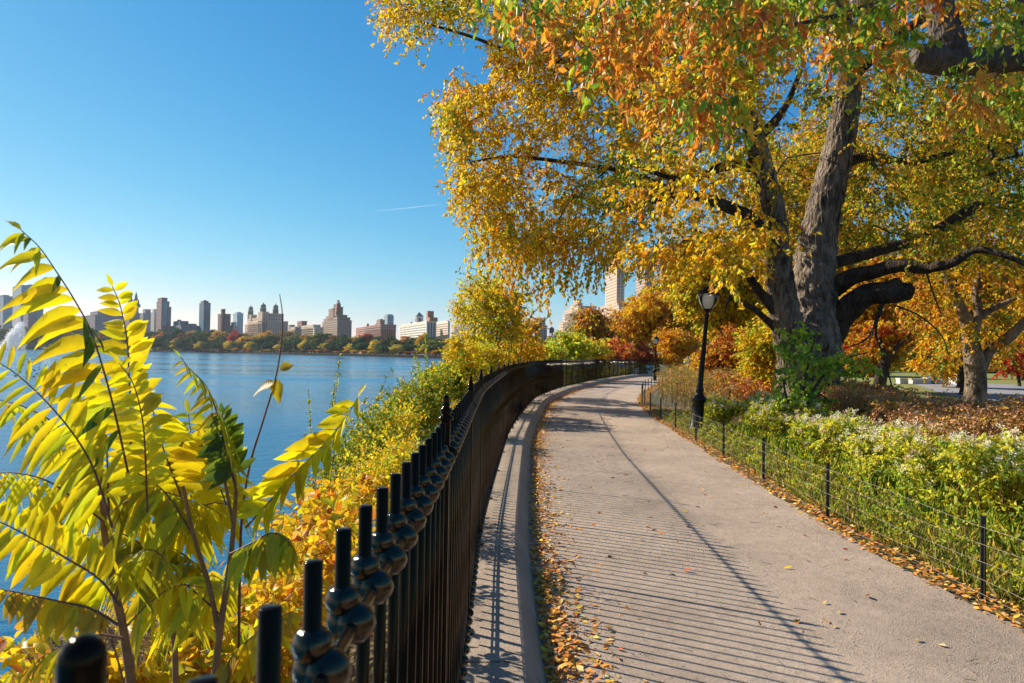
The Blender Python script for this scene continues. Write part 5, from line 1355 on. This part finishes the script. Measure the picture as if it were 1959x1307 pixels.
# white-flowering bushes
def flowerbush(label, x, y, rad, h, seed, gold=0, flowers=95, dark=False):
    r = np.random.default_rng(seed); root = tag(empty('white_flower_bush', (x, y, 0)), label, 'bush', 'white-flowering bushes behind the wire fence'); O = root.location.copy()
    n = int(150*rad/.7); a = lumpy(n, (x, y, h*.52), (rad*1.15, rad*1.15, h*.58), r, shell=.35, k=10); a[:, 2] = np.abs(a[:, 2])
    mw = MB(); ml = MB()
    b = np.stack([x+(a[:, 0]-x)*.45, y+(a[:, 1]-y)*.45, np.zeros(n)], -1); md = (a+b)/2+r.normal(0, .03, a.shape)
    cones(mw, b, md, .004, .003, 3); cones(mw, md, a, .003, .002, 3); mw.build('stems', M_green, root, origin=O)
    g1 = ([(.68,.64,.06), (.50,.56,.05), (.82,.70,.05)], [3, 2, 3]); g2 = ([(.84,.66,.04), (.66,.58,.04)], [2, 1]); g3 = ([(.20,.3,.03), (.3,.38,.04)], [1, 1])
    sprays(ml, None, a, unit(a-np.array([x, y, 0])), 5, 7, .17, .054, .034, clusterpal([g1, g1, g3] if dark else ([g1, g1, g1, g3] if not gold else [g1, g2, g2]), r=r), droop=.2, r=r, hang=.25)
    ml.build('foliage', M_leaf, root, origin=O)
    top = a[a[:, 2] > h*.42]; fi = top[r.choice(len(top), min(flowers, len(top)), replace=False)]+unit(r.normal(0, 1, (min(flowers, len(top)), 3))+np.array([0, -.6, 1.6]))*.13
    mf = MB(); q = 34; c = np.repeat(fi, q, 0); d = unit(r.normal(0, 1, c.shape)+np.array([0, 0, .7])); c = c+d*r.uniform(.006, .05, (len(c), 1))
    fc = np.repeat(pal(len(fi), [(.90,.82,.60), (.76,.58,.40), (.88,.76,.50)], [4, 2, 2], .06, r), q, 0)
    leaves(mf, c, d, r.normal(0, 1, c.shape), .020, .015, fc); mf.build('flowers', M_dry, root, origin=O)
FB = [('big bush of white fluffy flower heads behind the nearest wire-fence post', 4.45, 4.9, .62, .72, 0), ('yellowing bush with few white flowers at the right picture edge', 4.3, 3.9, .5, .66, 1), ('tall bush with the whitest flower heads against the brown bed', 6.15, 7.2, .8, 1.15, 0),
      ('white-flowered bush directly behind the second wire-fence post', 4.95, 6.9, .75, 1.0, 0), ('pale green bush dotted with white flowers left of the second post', 4.95, 8.6, .75, .95, 0), ('white-flowered bush at the foot of the massive trunk, right side', 6.4, 10.3, .85, 1.05, 0),
      ('white-flowered bush behind the third wire-fence post', 5.0, 10.6, .75, .9, 0), ('rounded bush of small white flowers right of the near lamp base', 5.15, 13.2, .8, 1.05, 0), ('grey-white flowering bush between the near lamp and the massive trunk', 5.9, 15.2, .9, 1.15, 0), ('sparse white-flowered bush directly behind the near lamp base', 4.9, 16.2, .7, 1.0, 0),
      ('golden-leaved bush with faded white flowers above the first fence bay', 5.5, 5.6, .75, 1.05, 1), ('white-flowered bush at the far right behind the golden-leaved one', 6.7, 5.9, .8, 1.1, 0)]
for i, (lab, x, y, rad, h, g) in enumerate(FB): flowerbush(lab, x, y, rad, h*(.80 if y < 8 else .72), 200+i, g, dark=(i in (8, 12)), flowers=120 if g else 270)
# fallen leaves
def litter(name, label, P2, z, L, cols, kind='stuff', tilt=.35):
    n = len(P2); ml = MB(); C = np.concatenate([P2, z[:, None]], 1); d = np.concatenate([rg.normal(0, 1, (n, 2)), rg.normal(0, tilt*.5, (n, 1))], 1); nm = np.concatenate([rg.normal(0, tilt, (n, 2)), np.ones((n, 1))], 1); Ls = L*rg.uniform(.5, 1.2, n)
    leaves(ml, C, d, nm, Ls, Ls*.55, pal(n, cols[0], cols[1], .15, rg), fold=.35, curl=rg.uniform(-.3, .3, n)); o = ml.build(name, M_dry); return tag(o, label, 'fallen leaves', kind=kind)
LC = ([(.78,.36,.07), (.70,.26,.05), (.80,.54,.22), (.52,.22,.06), (.80,.50,.06)], [4, 3, 2, 2, 2])
s = S0+rg.uniform(1.5**.5, 60**.5, 12000)**2; d = .41+np.abs(rg.gamma(1.3, .09, 12000)); den = .5+.5*np.sin(s*1.1)*np.sin(s*.37+1); ok = rg.uniform(size=12000) < .3+.7*den; s, d = s[ok], d[ok]; Pq = np.array([foff(a, b) for a, b in zip(s, d)])
litter('leaf_drift', 'drift of orange and brown fallen leaves along the stone kerb', Pq, .004+rg.uniform(0, .03, len(Pq))*np.exp(-(d-.4)*4), .052, LC)
Pq = ribbon_pts(8000, 2.3, 40, -.05, .42, rg); litter('leaf_drift', 'drift of orange fallen leaves along the right edge of the path', Pq, .0+rg.uniform(0, .03, len(Pq)), .052, LC)
Pq = ribbon_pts(11000, 2.3, 22, .1, 4, rg); litter('leaf_litter', 'fallen leaves under the plants right of the wire fence', Pq, rg.uniform(0, .03, len(Pq)), .055, LC)
s = rg.uniform(.5, 30, 9000); d = -rg.uniform(.14, 2.6, 9000); Pq = np.array([foff(a, b) for a, b in zip(s, d)]); litter('leaf_litter', 'fallen leaves on the bank between the iron fence and the water', Pq, np.array([bankz(v) for v in d])+.03, .06, LC)
s = S0+rg.uniform(1.5**.5, 24**.5, 9000)**2; d = .42+3.0*rg.beta(.7, 1.0, 9000); Pq = np.array([foff(a, b) for a, b in zip(s, d)]); ok = Pq[:, 0] < np.interp(Pq[:, 1], RE[:, 1], RE[:, 0]); Pq = Pq[ok]; dd = d[ok]
litter('path_crumbs', 'tiny leaf crumbs and grit scattered over the path', Pq, .004+.018*np.sin(math.pi*np.clip((dd-.4)/3, 0, 1)), .011, ([(.16,.11,.07), (.40,.24,.12), (.10,.07,.05), (.5,.4,.3)], [4, 3, 3, 2]), tilt=.2)
tw5 = MB(); nn = 160; y = rg.uniform(3**.5, 16**.5, nn)**2; x = np.interp(y, FL[:, 1], FL[:, 0])+.6+2.2*rg.uniform(0, 1, nn)**1.5; a = rg.uniform(0, 3.14, nn); ln = rg.uniform(.03, .11, nn)
cones(tw5, np.stack([x, y, np.full(nn, .022)], -1), np.stack([x+np.cos(a)*ln, y+np.sin(a)*ln, np.full(nn, .026)], -1), .0018, .001, 4); tag(tw5.build('fallen_twigs', M_twig), 'tiny fallen twigs scattered over the path', 'twigs', kind='stuff')
# single leaves lying out on the path: each one its own thing
vm = []
for q in range(6):
    mb = MB(); leaves(mb, [(0, -.02, .003)], [(rg.normal(0, .2), 1, .05)], [(rg.normal(0, .3), rg.normal(0, .2), 1)], .048+.003*q, .026, [((.66,.24,.04), (.62,.46,.26), (.36,.17,.07), (.8,.58,.06), (.76,.42,.16), (.48,.13,.06))[q]], fold=.4, curl=.25-.1*q); o = mb.build('fallen_leaf', M_dry); vm.append(o.data); bpy.data.objects.remove(o)
for i in range(200):
    y = rg.uniform(3.0**.5, 24**.5)**2; x0 = np.interp(y, FL[:, 1], FL[:, 0])+.6; x1 = np.interp(y, RE[:, 1], RE[:, 0])-.1
    x = x0+(x1-x0)*rg.uniform(0, 1)**1.5; t = (x-x0)/(x1-x0)
    o = bpy.data.objects.new('fallen_leaf', vm[i % 6]); COL.objects.link(o); o.location = (x, y, .018*math.sin(math.pi*min(1, max(0, t)))+.004); o.rotation_euler = (rg.normal(0, .12), rg.normal(0, .12), rg.uniform(0, 6.28)); sc_ = rg.uniform(.7, 1.25); o.scale = (sc_, sc_, sc_)
    q3 = ('near the kerb', 'on the middle of the path', 'toward the wire fence')[min(2, int(t*3))]; q4 = ('closest to the camera', 'level with the second wire-fence post', 'level with the third wire-fence post', 'level with the near lamp', 'beyond the near lamp')[int(np.searchsorted([5.2, 8, 11.5, 16], y))]
    tag(o, ('rust orange', 'tan', 'brown', 'yellow', 'pale orange', 'dull red')[i % 6]+' fallen leaf '+q3+', '+q4, 'fallen leaf', 'single fallen leaves scattered on the path')

# ------------------------------------------------------------------ far shore
def shoreZ(px): return float(np.interp(px, [-80, 0, 440, 851, 960, 1010], [1490, 1440, 1045, 585, 440, 400]))
variants = []
for v in range(7):
    r = np.random.default_rng(300+v); a = lumpy(200, (0, 0, 10.5), (6.6, 6.6, 8.2), r, shell=.55, k=12); a[:, 2] = np.maximum(a[:, 2], 2.2)
    ml = MB(); sprays(ml, None, a, unit(a-np.array([0, 0, 11.])), 4, 6, 1.5, .95, .75, lambda n, m, k: np.clip(np.repeat(r.uniform(.72, 1.2, (n, 1)), m*k, 0)*(1+r.normal(0, .10, (n*m*k, 3))), .3, 1.5), droop=.2, r=r)
    o = ml.build('crown', M_leaff); me = o.data; bpy.data.objects.remove(o)
    mb = MB(); tube(mb, catmull([(0,0,-1),(.1,0,3),(0,.2,7),(.1,0,12)], 3), [.5,.42,.4,.36,.34,.3,.28,.22,.2,.15], 7)
    cones(mb, [(0,0,5)]*5, [(3*math.cos(q*1.26), 3*math.sin(q*1.26), 10+q % 2*2) for q in range(5)], .25, .08, 5)
    o = mb.build('trunk', M_barkd); me2 = o.data; bpy.data.objects.remove(o); variants.append((me, me2))
def tintmat(name, col):
    m, nt, out = newmat(name); at_ = node(nt, 'ShaderNodeVertexColor', _layer_name='Col'); mu = node(nt, 'ShaderNodeMix', _data_type='RGBA', _blend_type='MULTIPLY'); mu.inputs['Factor'].default_value = 1; mu.inputs['B'].default_value = (*col, 1)
    p = node(nt, 'ShaderNodeBsdfPrincipled', Roughness=.8); p.inputs['Specular IOR Level'].default_value = .1; t = node(nt, 'ShaderNodeBsdfTranslucent'); mx = node(nt, 'ShaderNodeMixShader', Fac=.25)
    nt.links.new(at_.outputs['Color'], mu.inputs['A']); nt.links.new(mu.outputs['Result'], p.inputs['Base Color']); nt.links.new(mu.outputs['Result'], t.inputs['Color']); nt.links.new(p.outputs[0], mx.inputs[1]); nt.links.new(t.outputs[0], mx.inputs[2]); nt.links.new(mx.outputs[0], out.inputs['Surface']); return m
TC = {'dark green': (0.065, 0.130, 0.039), 'olive green': (0.221, 0.234, 0.046), 'golden': (0.715, 0.442, 0.052), 'orange': (0.715, 0.312, 0.065), 'rust red': (0.468, 0.143, 0.065), 'yellow': (0.800, 0.624, 0.065), 'brown': (0.364, 0.208, 0.078), 'crimson': (0.598, 0.104, 0.065)}
TM = {k: tintmat('far_'+k.replace(' ', '_'), v) for k, v in TC.items()}
LM = [(0,'the fountain'),(50,'the blue twin tower'),(115,'the grey slab'),(200,'the low grey block'),(252,'the twin-spired house'),(312,'the brick-and-glass tower'),(350,'the blue-grey rooftops'),(390,'the lone dark tower'),(427,'the brown tower'),(453,'the pale glass tower'),(505,'the three-towered house'),(565,'the low cream block'),(643,'the ziggurat house'),(700,'the red brick block'),(795,'the bright white block'),(848,'the plain beige block'),(890,'the tan stepped block'),(980,'the domed house')]
used = set()
def fartree(px, top, wpx, dz, colr, kind='far_shore_tree', low=False):
    Z = shoreZ(px)+dz; g = P(px, hor(px), Z); hpx = (hor(px)-top)/F*Z; H = hpx+EYE+.2
    v = variants[random.randrange(7)]
    root = empty(kind, (g.x, g.y, -.2), (0, 0, random.uniform(0, 6.28)))
    sx = wpx/F*Z/2/6.6; root.scale = (sx, sx, H/18.2)
    c = bpy.data.objects.new('crown', v[0]); COL.objects.link(c); c.parent = root
    c.material_slots[0].link = 'OBJECT'; c.material_slots[0].material = TM[colr]
    t = bpy.data.objects.new('trunk', v[1]); COL.objects.link(t); t.parent = root
    near = min(LM, key=lambda l: abs(l[0]-px)); side = 'straight below' if abs(near[0]-px) < 8 else ('just left of' if px < near[0] else 'just right of')
    size = 'low' if low else ('tall' if wpx > 40 else 'round')
    lab = f'{size} {colr} {"shoreline shrub" if low else "far-shore tree"} {side} {near[1]}'
    for extra in ('', ', the lower one', ', partly behind its neighbour', ', nearer the water', ', furthest from the water', ', hemmed in by others', ', slimmer than its neighbours', ', with a broken outline'):
        if lab+extra not in used: lab += extra; break
    used.add(lab); tag(root, lab, 'shrub' if low else 'tree', 'autumn trees lining the far shore')
cols_b = ['dark green','olive green','dark green','brown','dark green','golden','dark green','rust red','dark green','rust red','dark green','olive green','orange','dark green','golden','dark green','olive green','rust red','orange','olive green','dark green','golden','dark green','dark green','orange','dark green','dark green','brown','golden','dark green','olive green','dark green','golden','dark green','crimson','olive green','golden','dark green','golden','dark green','brown','olive green','dark green','golden']
px = -40; i = 0
while px < 1010:
    w = random.uniform(34, 50); t = hor(px)-random.uniform(32, 43)*(1.0 if px < 700 else .88)
    fartree(px, t, w, random.uniform(35, 70), cols_b[i % len(cols_b)]); px += w*.36; i += 1
cols_f = ['dark green','golden','orange','dark green','orange','yellow','dark green','brown','olive green','golden','dark green','orange','yellow','dark green','golden','rust red']
px = -30; i = 0
while px < 1000:
    w = random.uniform(24, 40); t = hor(px)-random.uniform(15, 26)
    fartree(px, t, w, random.uniform(12, 26), cols_f[(i*5+i//3) % len(cols_f)]); px += w*.5; i += 1
px = -30; i = 0; cl = ['brown','golden','rust red','olive green','yellow','orange','brown']
while px < 1000:
    w = random.uniform(12, 24); t = hor(px)-random.uniform(2, 7)*1.0
    fartree(px, t, w, random.uniform(4, 8), cl[(i*3+i//4) % 7], 'far_shore_shrub', True); px += w*.75; i += 1
# fountain out on the lake
ZF = 900; f0 = P(22, hor(22), ZF); ft = tag(empty('fountain', (f0.x, f0.y, -2.4)), 'tall white fountain jet blowing to the left out on the lake', 'fountain'); FOo = ft.location.copy()
def spraymat():
    m, nt, out = newmat('water_spray'); d = node(nt, 'ShaderNodeBsdfDiffuse'); d.inputs['Color'].default_value = (.9, .9, .9, 1); t = node(nt, 'ShaderNodeBsdfTranslucent'); t.inputs['Color'].default_value = (.95, .95, .95, 1); m2 = node(nt, 'ShaderNodeMixShader', Fac=.5); nt.links.new(d.outputs[0], m2.inputs[1]); nt.links.new(t.outputs[0], m2.inputs[2]); nt.links.new(m2.outputs[0], out.inputs['Surface']); return m
M_spray = spraymat(); rw = np.random.default_rng(8); K = ZF/F
def jet(n, x0, x1, pw, name):
    ml = MB(); u = rw.uniform(0, 1, n)**pw; x = x1+(x0-x1)*u+rw.normal(0, .4, n)
    top = 57*(1-np.clip((43-x)/46, 0, 1)**1.5)*np.clip((47-x)/4.5, 0, 1)**.5
    h = top*rw.uniform(0, 1, n)**.8*rw.uniform(.9, 1, n)
    c = np.stack([f0.x+(x-22)*K, f0.y+rw.normal(0, 2.5, n), -2.4+np.maximum(h, 0)*K+rw.uniform(0, .5, n)], -1)
    leaves(ml, c, rw.normal(0, 1, c.shape)+np.array([0, 0, 1.5]), rw.normal(0, 1, c.shape), rw.uniform(.3, 1.0, n), .4, np.ones((n, 3))); return ml.build(name, M_spray, ft, origin=FOo)
jet(9000, 14, 46.5, .9, 'main_jet'); jet(4500, -8, 40, .8, 'drifting_spray')
# water birds
bm = MB()
lathe(bm, [(0,-.16),(.05,-.13),(.085,-.05),(.09,.03),(.06,.12),(.015,.19),(0,.2)], 10, M=Matrix.Rotation(math.pi/2, 3, 'Y')); bm.V = [v*np.array([1,1,.8])+np.array([0,0,.04]) for v in bm.V]
tube(bm, [(-.13,0,.08),(-.17,0,.14),(-.18,0,.19)], [.035,.024,.028], 8); lathe(bm, [(0,-.035),(.03,-.015),(.034,.01),(.02,.03),(.008,.05),(0,.075)], 8, loc=(-.19,0,.2), M=Matrix.Rotation(-math.pi/2, 3, 'Y'))
o = bm.build('water_bird', solid('dark_feathers', (.03, .028, .026), .6)); bme = o.data; bpy.data.objects.remove(o)
for i in range(64):
    px, py = (rw.uniform(28, 130), rw.uniform(694, 722)) if i < 52 else (rw.uniform(130, 320), rw.uniform(700, 730)); g = G(px, py, -2.4)
    o = bpy.data.objects.new('water_bird', bme); COL.objects.link(o); o.location = g; o.rotation_euler = (0, 0, rw.uniform(0, 6.28)); tag(o, 'small dark water bird floating in the scattered flock', 'bird', 'flock of dark water birds on the lake')
# low white blocks and a blue bin beyond the road
M_wht = solid('white_block', (.62, .60, .56), .8, noise=.3)
for i, (x0, x1, y0, lab) in enumerate([(1718, 1730, 725, 'leftmost low white block beyond the road'), (1742, 1768, 726, 'widest low white block beyond the road'), (1770, 1776, 724, 'narrow upright white block left of the blue bin'), (1790, 1806, 727, 'low white block just right of the blue bin'), (1818, 1828, 724, 'short white block left of the pale van-like box')]):
    g = G(x0, 734); g2 = G(x1, 734); h = (734-y0)/F*g.y; mb = MB(); box(mb, (0, 0, h/2), (g2.x-g.x, .5, h)); box(mb, (0, 0, h+.03), (g2.x-g.x+.06, .56, .06)); o = mb.build('white_block', M_wht, smooth=False); o.location = ((g.x+g2.x)/2, g.y, 0); tag(o, lab, 'block', 'low white blocks beyond the road')
g = G(1783, 734); bn = tag(empty('blue_bin', (g.x, g.y, 0)), 'small blue bin standing between the white blocks beyond the road', 'bin'); mb = MB(); box(mb, (0, 0, .25), (.34, .34, .5)); mb.build('body', solid('blue_plastic', (.04, .14, .26), .5), bn, smooth=False); mb = MB(); box(mb, (0, 0, .53), (.40, .40, .05)); mb.build('lid', solid('dark_plastic', (.03, .03, .04), .5), bn, smooth=False)
g = G(1838, 736); mb = MB(); vn = tag(empty('utility_cabinet', (g.x, g.y, 0)), 'pale grey-blue cabinet left of the mottled trunk beyond the road', 'cabinet'); box(mb, (0, 0, .33), (.75, .5, .66)); mb.build('body', solid('pale_metal', (.42, .47, .52), .5), vn, smooth=False); mb = MB(); box(mb, (0, 0, .69), (.85, .6, .06)); mb.build('top', M_wht, vn, smooth=False)
# walker in a teal jacket, far off behind the plants
def person(px, Z):
    g = P(px, hor(px), Z); root_l = (g.x, g.y, .0)
    J = {'pel': (0,0,.95), 'wst': (0,0,1.1), 'chs': (0,0,1.35), 'nck': (0,0,1.5), 'hd': (0,.01,1.62), 'top': (0,.01,1.74), 'hL': (-.1,0,.9), 'kL': (-.11,-.14,.5), 'aL': (-.11,-.02,.08), 'tL': (-.11,-.17,.04), 'hR': (.1,0,.9), 'kR': (.11,.02,.5), 'aR': (.11,.25,.12), 'tR': (.11,.14,.03),
         'sL': (-.19,0,1.42), 'eL': (-.25,.09,1.16), 'wL': (-.23,-.08,.98), 'sR': (.19,0,1.42), 'eR': (.25,-.02,1.15), 'wR': (.22,-.22,1.05)}
    Rr = {'pel': .14, 'wst': .125, 'chs': .15, 'nck': .055, 'hd': .095, 'top': .07, 'hL': .09, 'kL': .06, 'aL': .04, 'tL': .035, 'hR': .09, 'kR': .06, 'aR': .04, 'tR': .035, 'sL': .06, 'eL': .045, 'wL': .03, 'sR': .06, 'eR': .045, 'wR': .03}
    E = [('pel','wst'),('wst','chs'),('chs','nck'),('nck','hd'),('hd','top'),('pel','hL'),('hL','kL'),('kL','aL'),('aL','tL'),('pel','hR'),('hR','kR'),('kR','aR'),('aR','tR'),('chs','sL'),('sL','eL'),('eL','wL'),('chs','sR'),('sR','eR'),('eR','wR')]
    for side, wx in (('L', J['wL']), ('R', J['wR'])):
        for f in range(5):
            k_ = f'f{side}{f}'; sx = -1 if side == 'L' else 1
            J[k_] = (wx[0]+sx*(.0 if f else .03), wx[1]-.03*f+.05, wx[2]-(.10 if f else .05)); Rr[k_] = .009; E.append((f'w{side}', k_))
    ks = list(J); me = bpy.data.meshes.new('person'); me.from_pydata([J[k_] for k_ in ks], [(ks.index(a), ks.index(b)) for a, b in E], []); o = bpy.data.objects.new('person', me); COL.objects.link(o)
    md = o.modifiers.new('skin', 'SKIN'); 
    for i_, k_ in enumerate(ks): me.skin_vertices[0].data[i_].radius = (Rr[k_], Rr[k_]); me.skin_vertices[0].data[i_].use_root = (k_ == 'pel')
    o.modifiers.new('sub', 'SUBSURF').levels = 1; o.modifiers['sub'].render_levels = 2
    m, nt, out = newmat('skin_and_clothes'); tc = node(nt, 'ShaderNodeTexCoord'); sp = node(nt, 'ShaderNodeSeparateXYZ'); cr = node(nt, 'ShaderNodeValToRGB'); cr.color_ramp.interpolation = 'CONSTANT'; p = node(nt, 'ShaderNodeBsdfPrincipled', Roughness=.8)
    e = cr.color_ramp.elements; e[0].position = 0; e[0].color = (.03, .03, .04, 1); e[1].position = .47; e[1].color = (.08, .27, .36, 1)
    for pos, c_ in ((.60, (.62, .62, .60)), (.745, (.45, .27, .19)), (.84, (.10, .06, .04))): q = e.new(pos); q.color = (*c_, 1)
    dv = node(nt, 'ShaderNodeMath', _operation='DIVIDE'); dv.inputs[1].default_value = 2; nt.links.new(tc.outputs['Object'], sp.inputs[0]); nt.links.new(sp.outputs['Z'], dv.inputs[0]); nt.links.new(dv.outputs[0], cr.inputs['Fac']); nt.links.new(cr.outputs['Color'], p.inputs['Base Color']); nt.links.new(p.outputs[0], out.inputs['Surface']); me.materials.append(m)
    o.location = root_l; tag(o, 'distant walker in a pale and teal top and dark trousers beyond the meadow plants', 'person')
person(1316, 56)
# faint vapour trail high in the sky
mct = MB(); tube(mct, [tuple(P(718, 404, 9000)), tuple(P(780, 398, 9000)), tuple(P(842, 391, 9000))], [3, 7, 4], 8)
m, nt, out = newmat('vapour'); tr = node(nt, 'ShaderNodeBsdfTransparent'); df = node(nt, 'ShaderNodeBsdfTranslucent'); df.inputs['Color'].default_value = (1, 1, 1, 1); mx = node(nt, 'ShaderNodeMixShader', Fac=.09); nt.links.new(tr.outputs[0], mx.inputs[1]); nt.links.new(df.outputs[0], mx.inputs[2]); nt.links.new(mx.outputs[0], out.inputs['Surface'])
tag(mct.build('vapour_trail', m), 'faint short white aircraft trail in the blue sky', 'vapour trail', kind='stuff')

# ------------------------------------------------------------------ the air over the lake
hb = MB(); box(hb, (-750, 3400, 96), (10900, 7400, 202)); m, nt, out = newmat('haze_air')
pv = node(nt, 'ShaderNodeVolumePrincipled', Density=HAZE, Anisotropy=.2); pv.inputs['Color'].default_value = (.80, .90, 1, 1); nt.links.new(pv.outputs[0], out.inputs['Volume'])
tag(hb.build('haze', m, smooth=False), 'thin pale blue haze in the air over the lake', 'haze', kind='stuff')
scene.cycles.volume_bounces = 0
